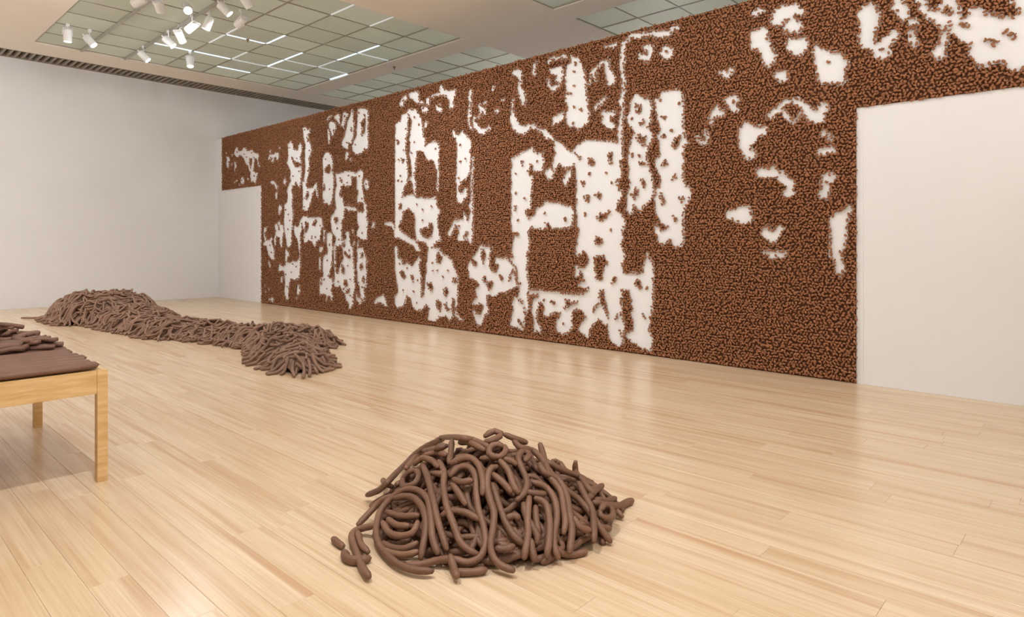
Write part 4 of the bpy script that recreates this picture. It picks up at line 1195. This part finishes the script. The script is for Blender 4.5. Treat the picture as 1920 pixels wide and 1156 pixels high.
for lx in (TX0, TX1 - LEG):
    for ly in (TY0, TY1 - LEG):
        tpart('leg', lx, ly, 0, lx + LEG, ly + LEG, TZ)
tpart('apron', TX0 + LEG, TY0 + 0.006, TZ - APR, TX1 - LEG, TY0 + 0.028, TZ)
tpart('apron', TX0 + LEG, TY1 - 0.028, TZ - APR, TX1 - LEG, TY1 - 0.006, TZ)
tpart('apron', TX1 - 0.028, TY0 + LEG, TZ - APR, TX1 - 0.006, TY1 - LEG, TZ)
tpart('apron', TX0 + 0.006, TY0 + LEG, TZ - APR, TX0 + 0.028, TY1 - LEG, TZ)
tpart('table_top', TX0 + 0.029, TY0 + 0.029, TZ - 0.022, TX1 - 0.029, TY1 - 0.029, TZ - 0.001)

tr = random.Random(9)
ORD = ['first', 'second', 'third', 'fourth', 'fifth', 'sixth', 'seventh', 'eighth', 'ninth', 'tenth', 'eleventh', 'twelfth', 'thirteenth', 'fourteenth']
RW, RHT = 0.112, 0.056
ROLLS = 8
for i in range(ROLLS):
    yc = TY0 + 0.030 + RW / 2 - 0.012 + i * RW
    xe = TX1 - 0.045 + tr.uniform(-0.022, 0.012)
    xs0 = TX0 + 0.05 + tr.uniform(0, 0.03)
    n = 26
    P = np.stack([np.linspace(xs0, xe, n), yc + 0.003 * np.sin(np.linspace(0, 5, n) + i), np.zeros(n)], 1)
    V, F = tube(P, RW / 2 * 0.98, 12, wob=0.015, taper=0.82)
    V[:, 2] *= (RHT / 2) / (RW / 2)
    V[:, 2] += TZ + RHT / 2
    o0 = np.array([(xs0 + xe) / 2, yc, TZ])
    o = new_obj('clay_roll', np_mesh('clay_roll', V - o0, F, True, CLAY_TABLE))
    o.location = o0
    tag(o, '%s flattened clay roll back from the front edge of the maple table' % ORD[i], 'clay roll', 'long clay rolls side by side on the table')


def slab(L, W, T, bend, rng):
    """bent flat strip of clay with rounded edges"""
    n, sides = 7, 8
    P = np.stack([np.linspace(-L / 2, L / 2, n), np.zeros(n), bend * np.cos(np.linspace(-1.4, 1.4, n))], 1)
    V, F = tube(P, W / 2, sides, wob=0.06, taper=0.95)
    V[-2:, 0] *= 0.93
    zc = np.concatenate([np.repeat(P[:, 2], sides), [P[0, 2], P[-1, 2]]])
    for ax, c in ((1, 0.0), (2, zc)):
        d = (V[:, ax] - c) / (W / 2)
        V[:, ax] = c + np.sign(d) * np.abs(d) ** 0.45 * (W / 2)
    V[:, 2] = zc + (V[:, 2] - zc) * (T / W)
    return V, F


hs = Field(TX0 + 0.05, 4.6, 1.35, 6.6, 0.015, lambda X, Y: np.zeros_like(X), 1.0)
hs.H[:] = TZ
jj = int((TY0 + 0.03 + ROLLS * RW - hs.y0) / hs.res)
hs.H[:, :jj] = TZ + RHT


def slab_height(x, y):
    return TZ + 0.06 + 0.17 * max(0, min(1, (y - 5.45) / 0.8)) * max(0, min(1, (1.28 - x) / 0.35))


done = 0
for i in range(290):
    x = tr.uniform(0.35, 1.17)
    y = 5.46 + tr.random() * 0.92
    L, W, T = tr.uniform(0.08, 0.17), tr.uniform(0.042, 0.068), tr.uniform(0.022, 0.036)
    a = tr.uniform(-1.6, 1.6)
    if x + abs(math.cos(a)) * L / 2 > 1.235:
        x = 1.235 - abs(math.cos(a)) * L / 2
    q = np.array([[x + math.cos(a) * t * L, y + math.sin(a) * t * L] for t in np.linspace(-0.5, 0.5, 7)])
    ii, jj = hs.idx(q)
    z = np.median(hs.H[ii, jj])
    if z > slab_height(x, y) + 0.02:
        continue
    V, F = slab(L, W, T, tr.uniform(0, 0.018), tr)
    o = new_obj('clay_slab', np_mesh('clay_slab', V, F, True, CLAY_TABLE))
    o.location = (x, y, z + T / 2)
    slope = (hs.H[ii[-1], jj[-1]] - hs.H[ii[0], jj[0]]) / L
    o.rotation_euler = (tr.gauss(0, 0.25), -math.atan(max(-0.4, min(0.4, slope))) * 0.6, a)
    tag(o, 'short broken clay strip in the jumble at the back of the maple table', 'clay strip', 'broken clay strips piled on the table')
    for w in np.linspace(-0.5, 0.5, 5):
        qq = q + np.array([-math.sin(a), math.cos(a)]) * w * W
        i2, j2 = hs.idx(qq)
        np.maximum.at(hs.H, (i2, j2), z + T)
    done += 1
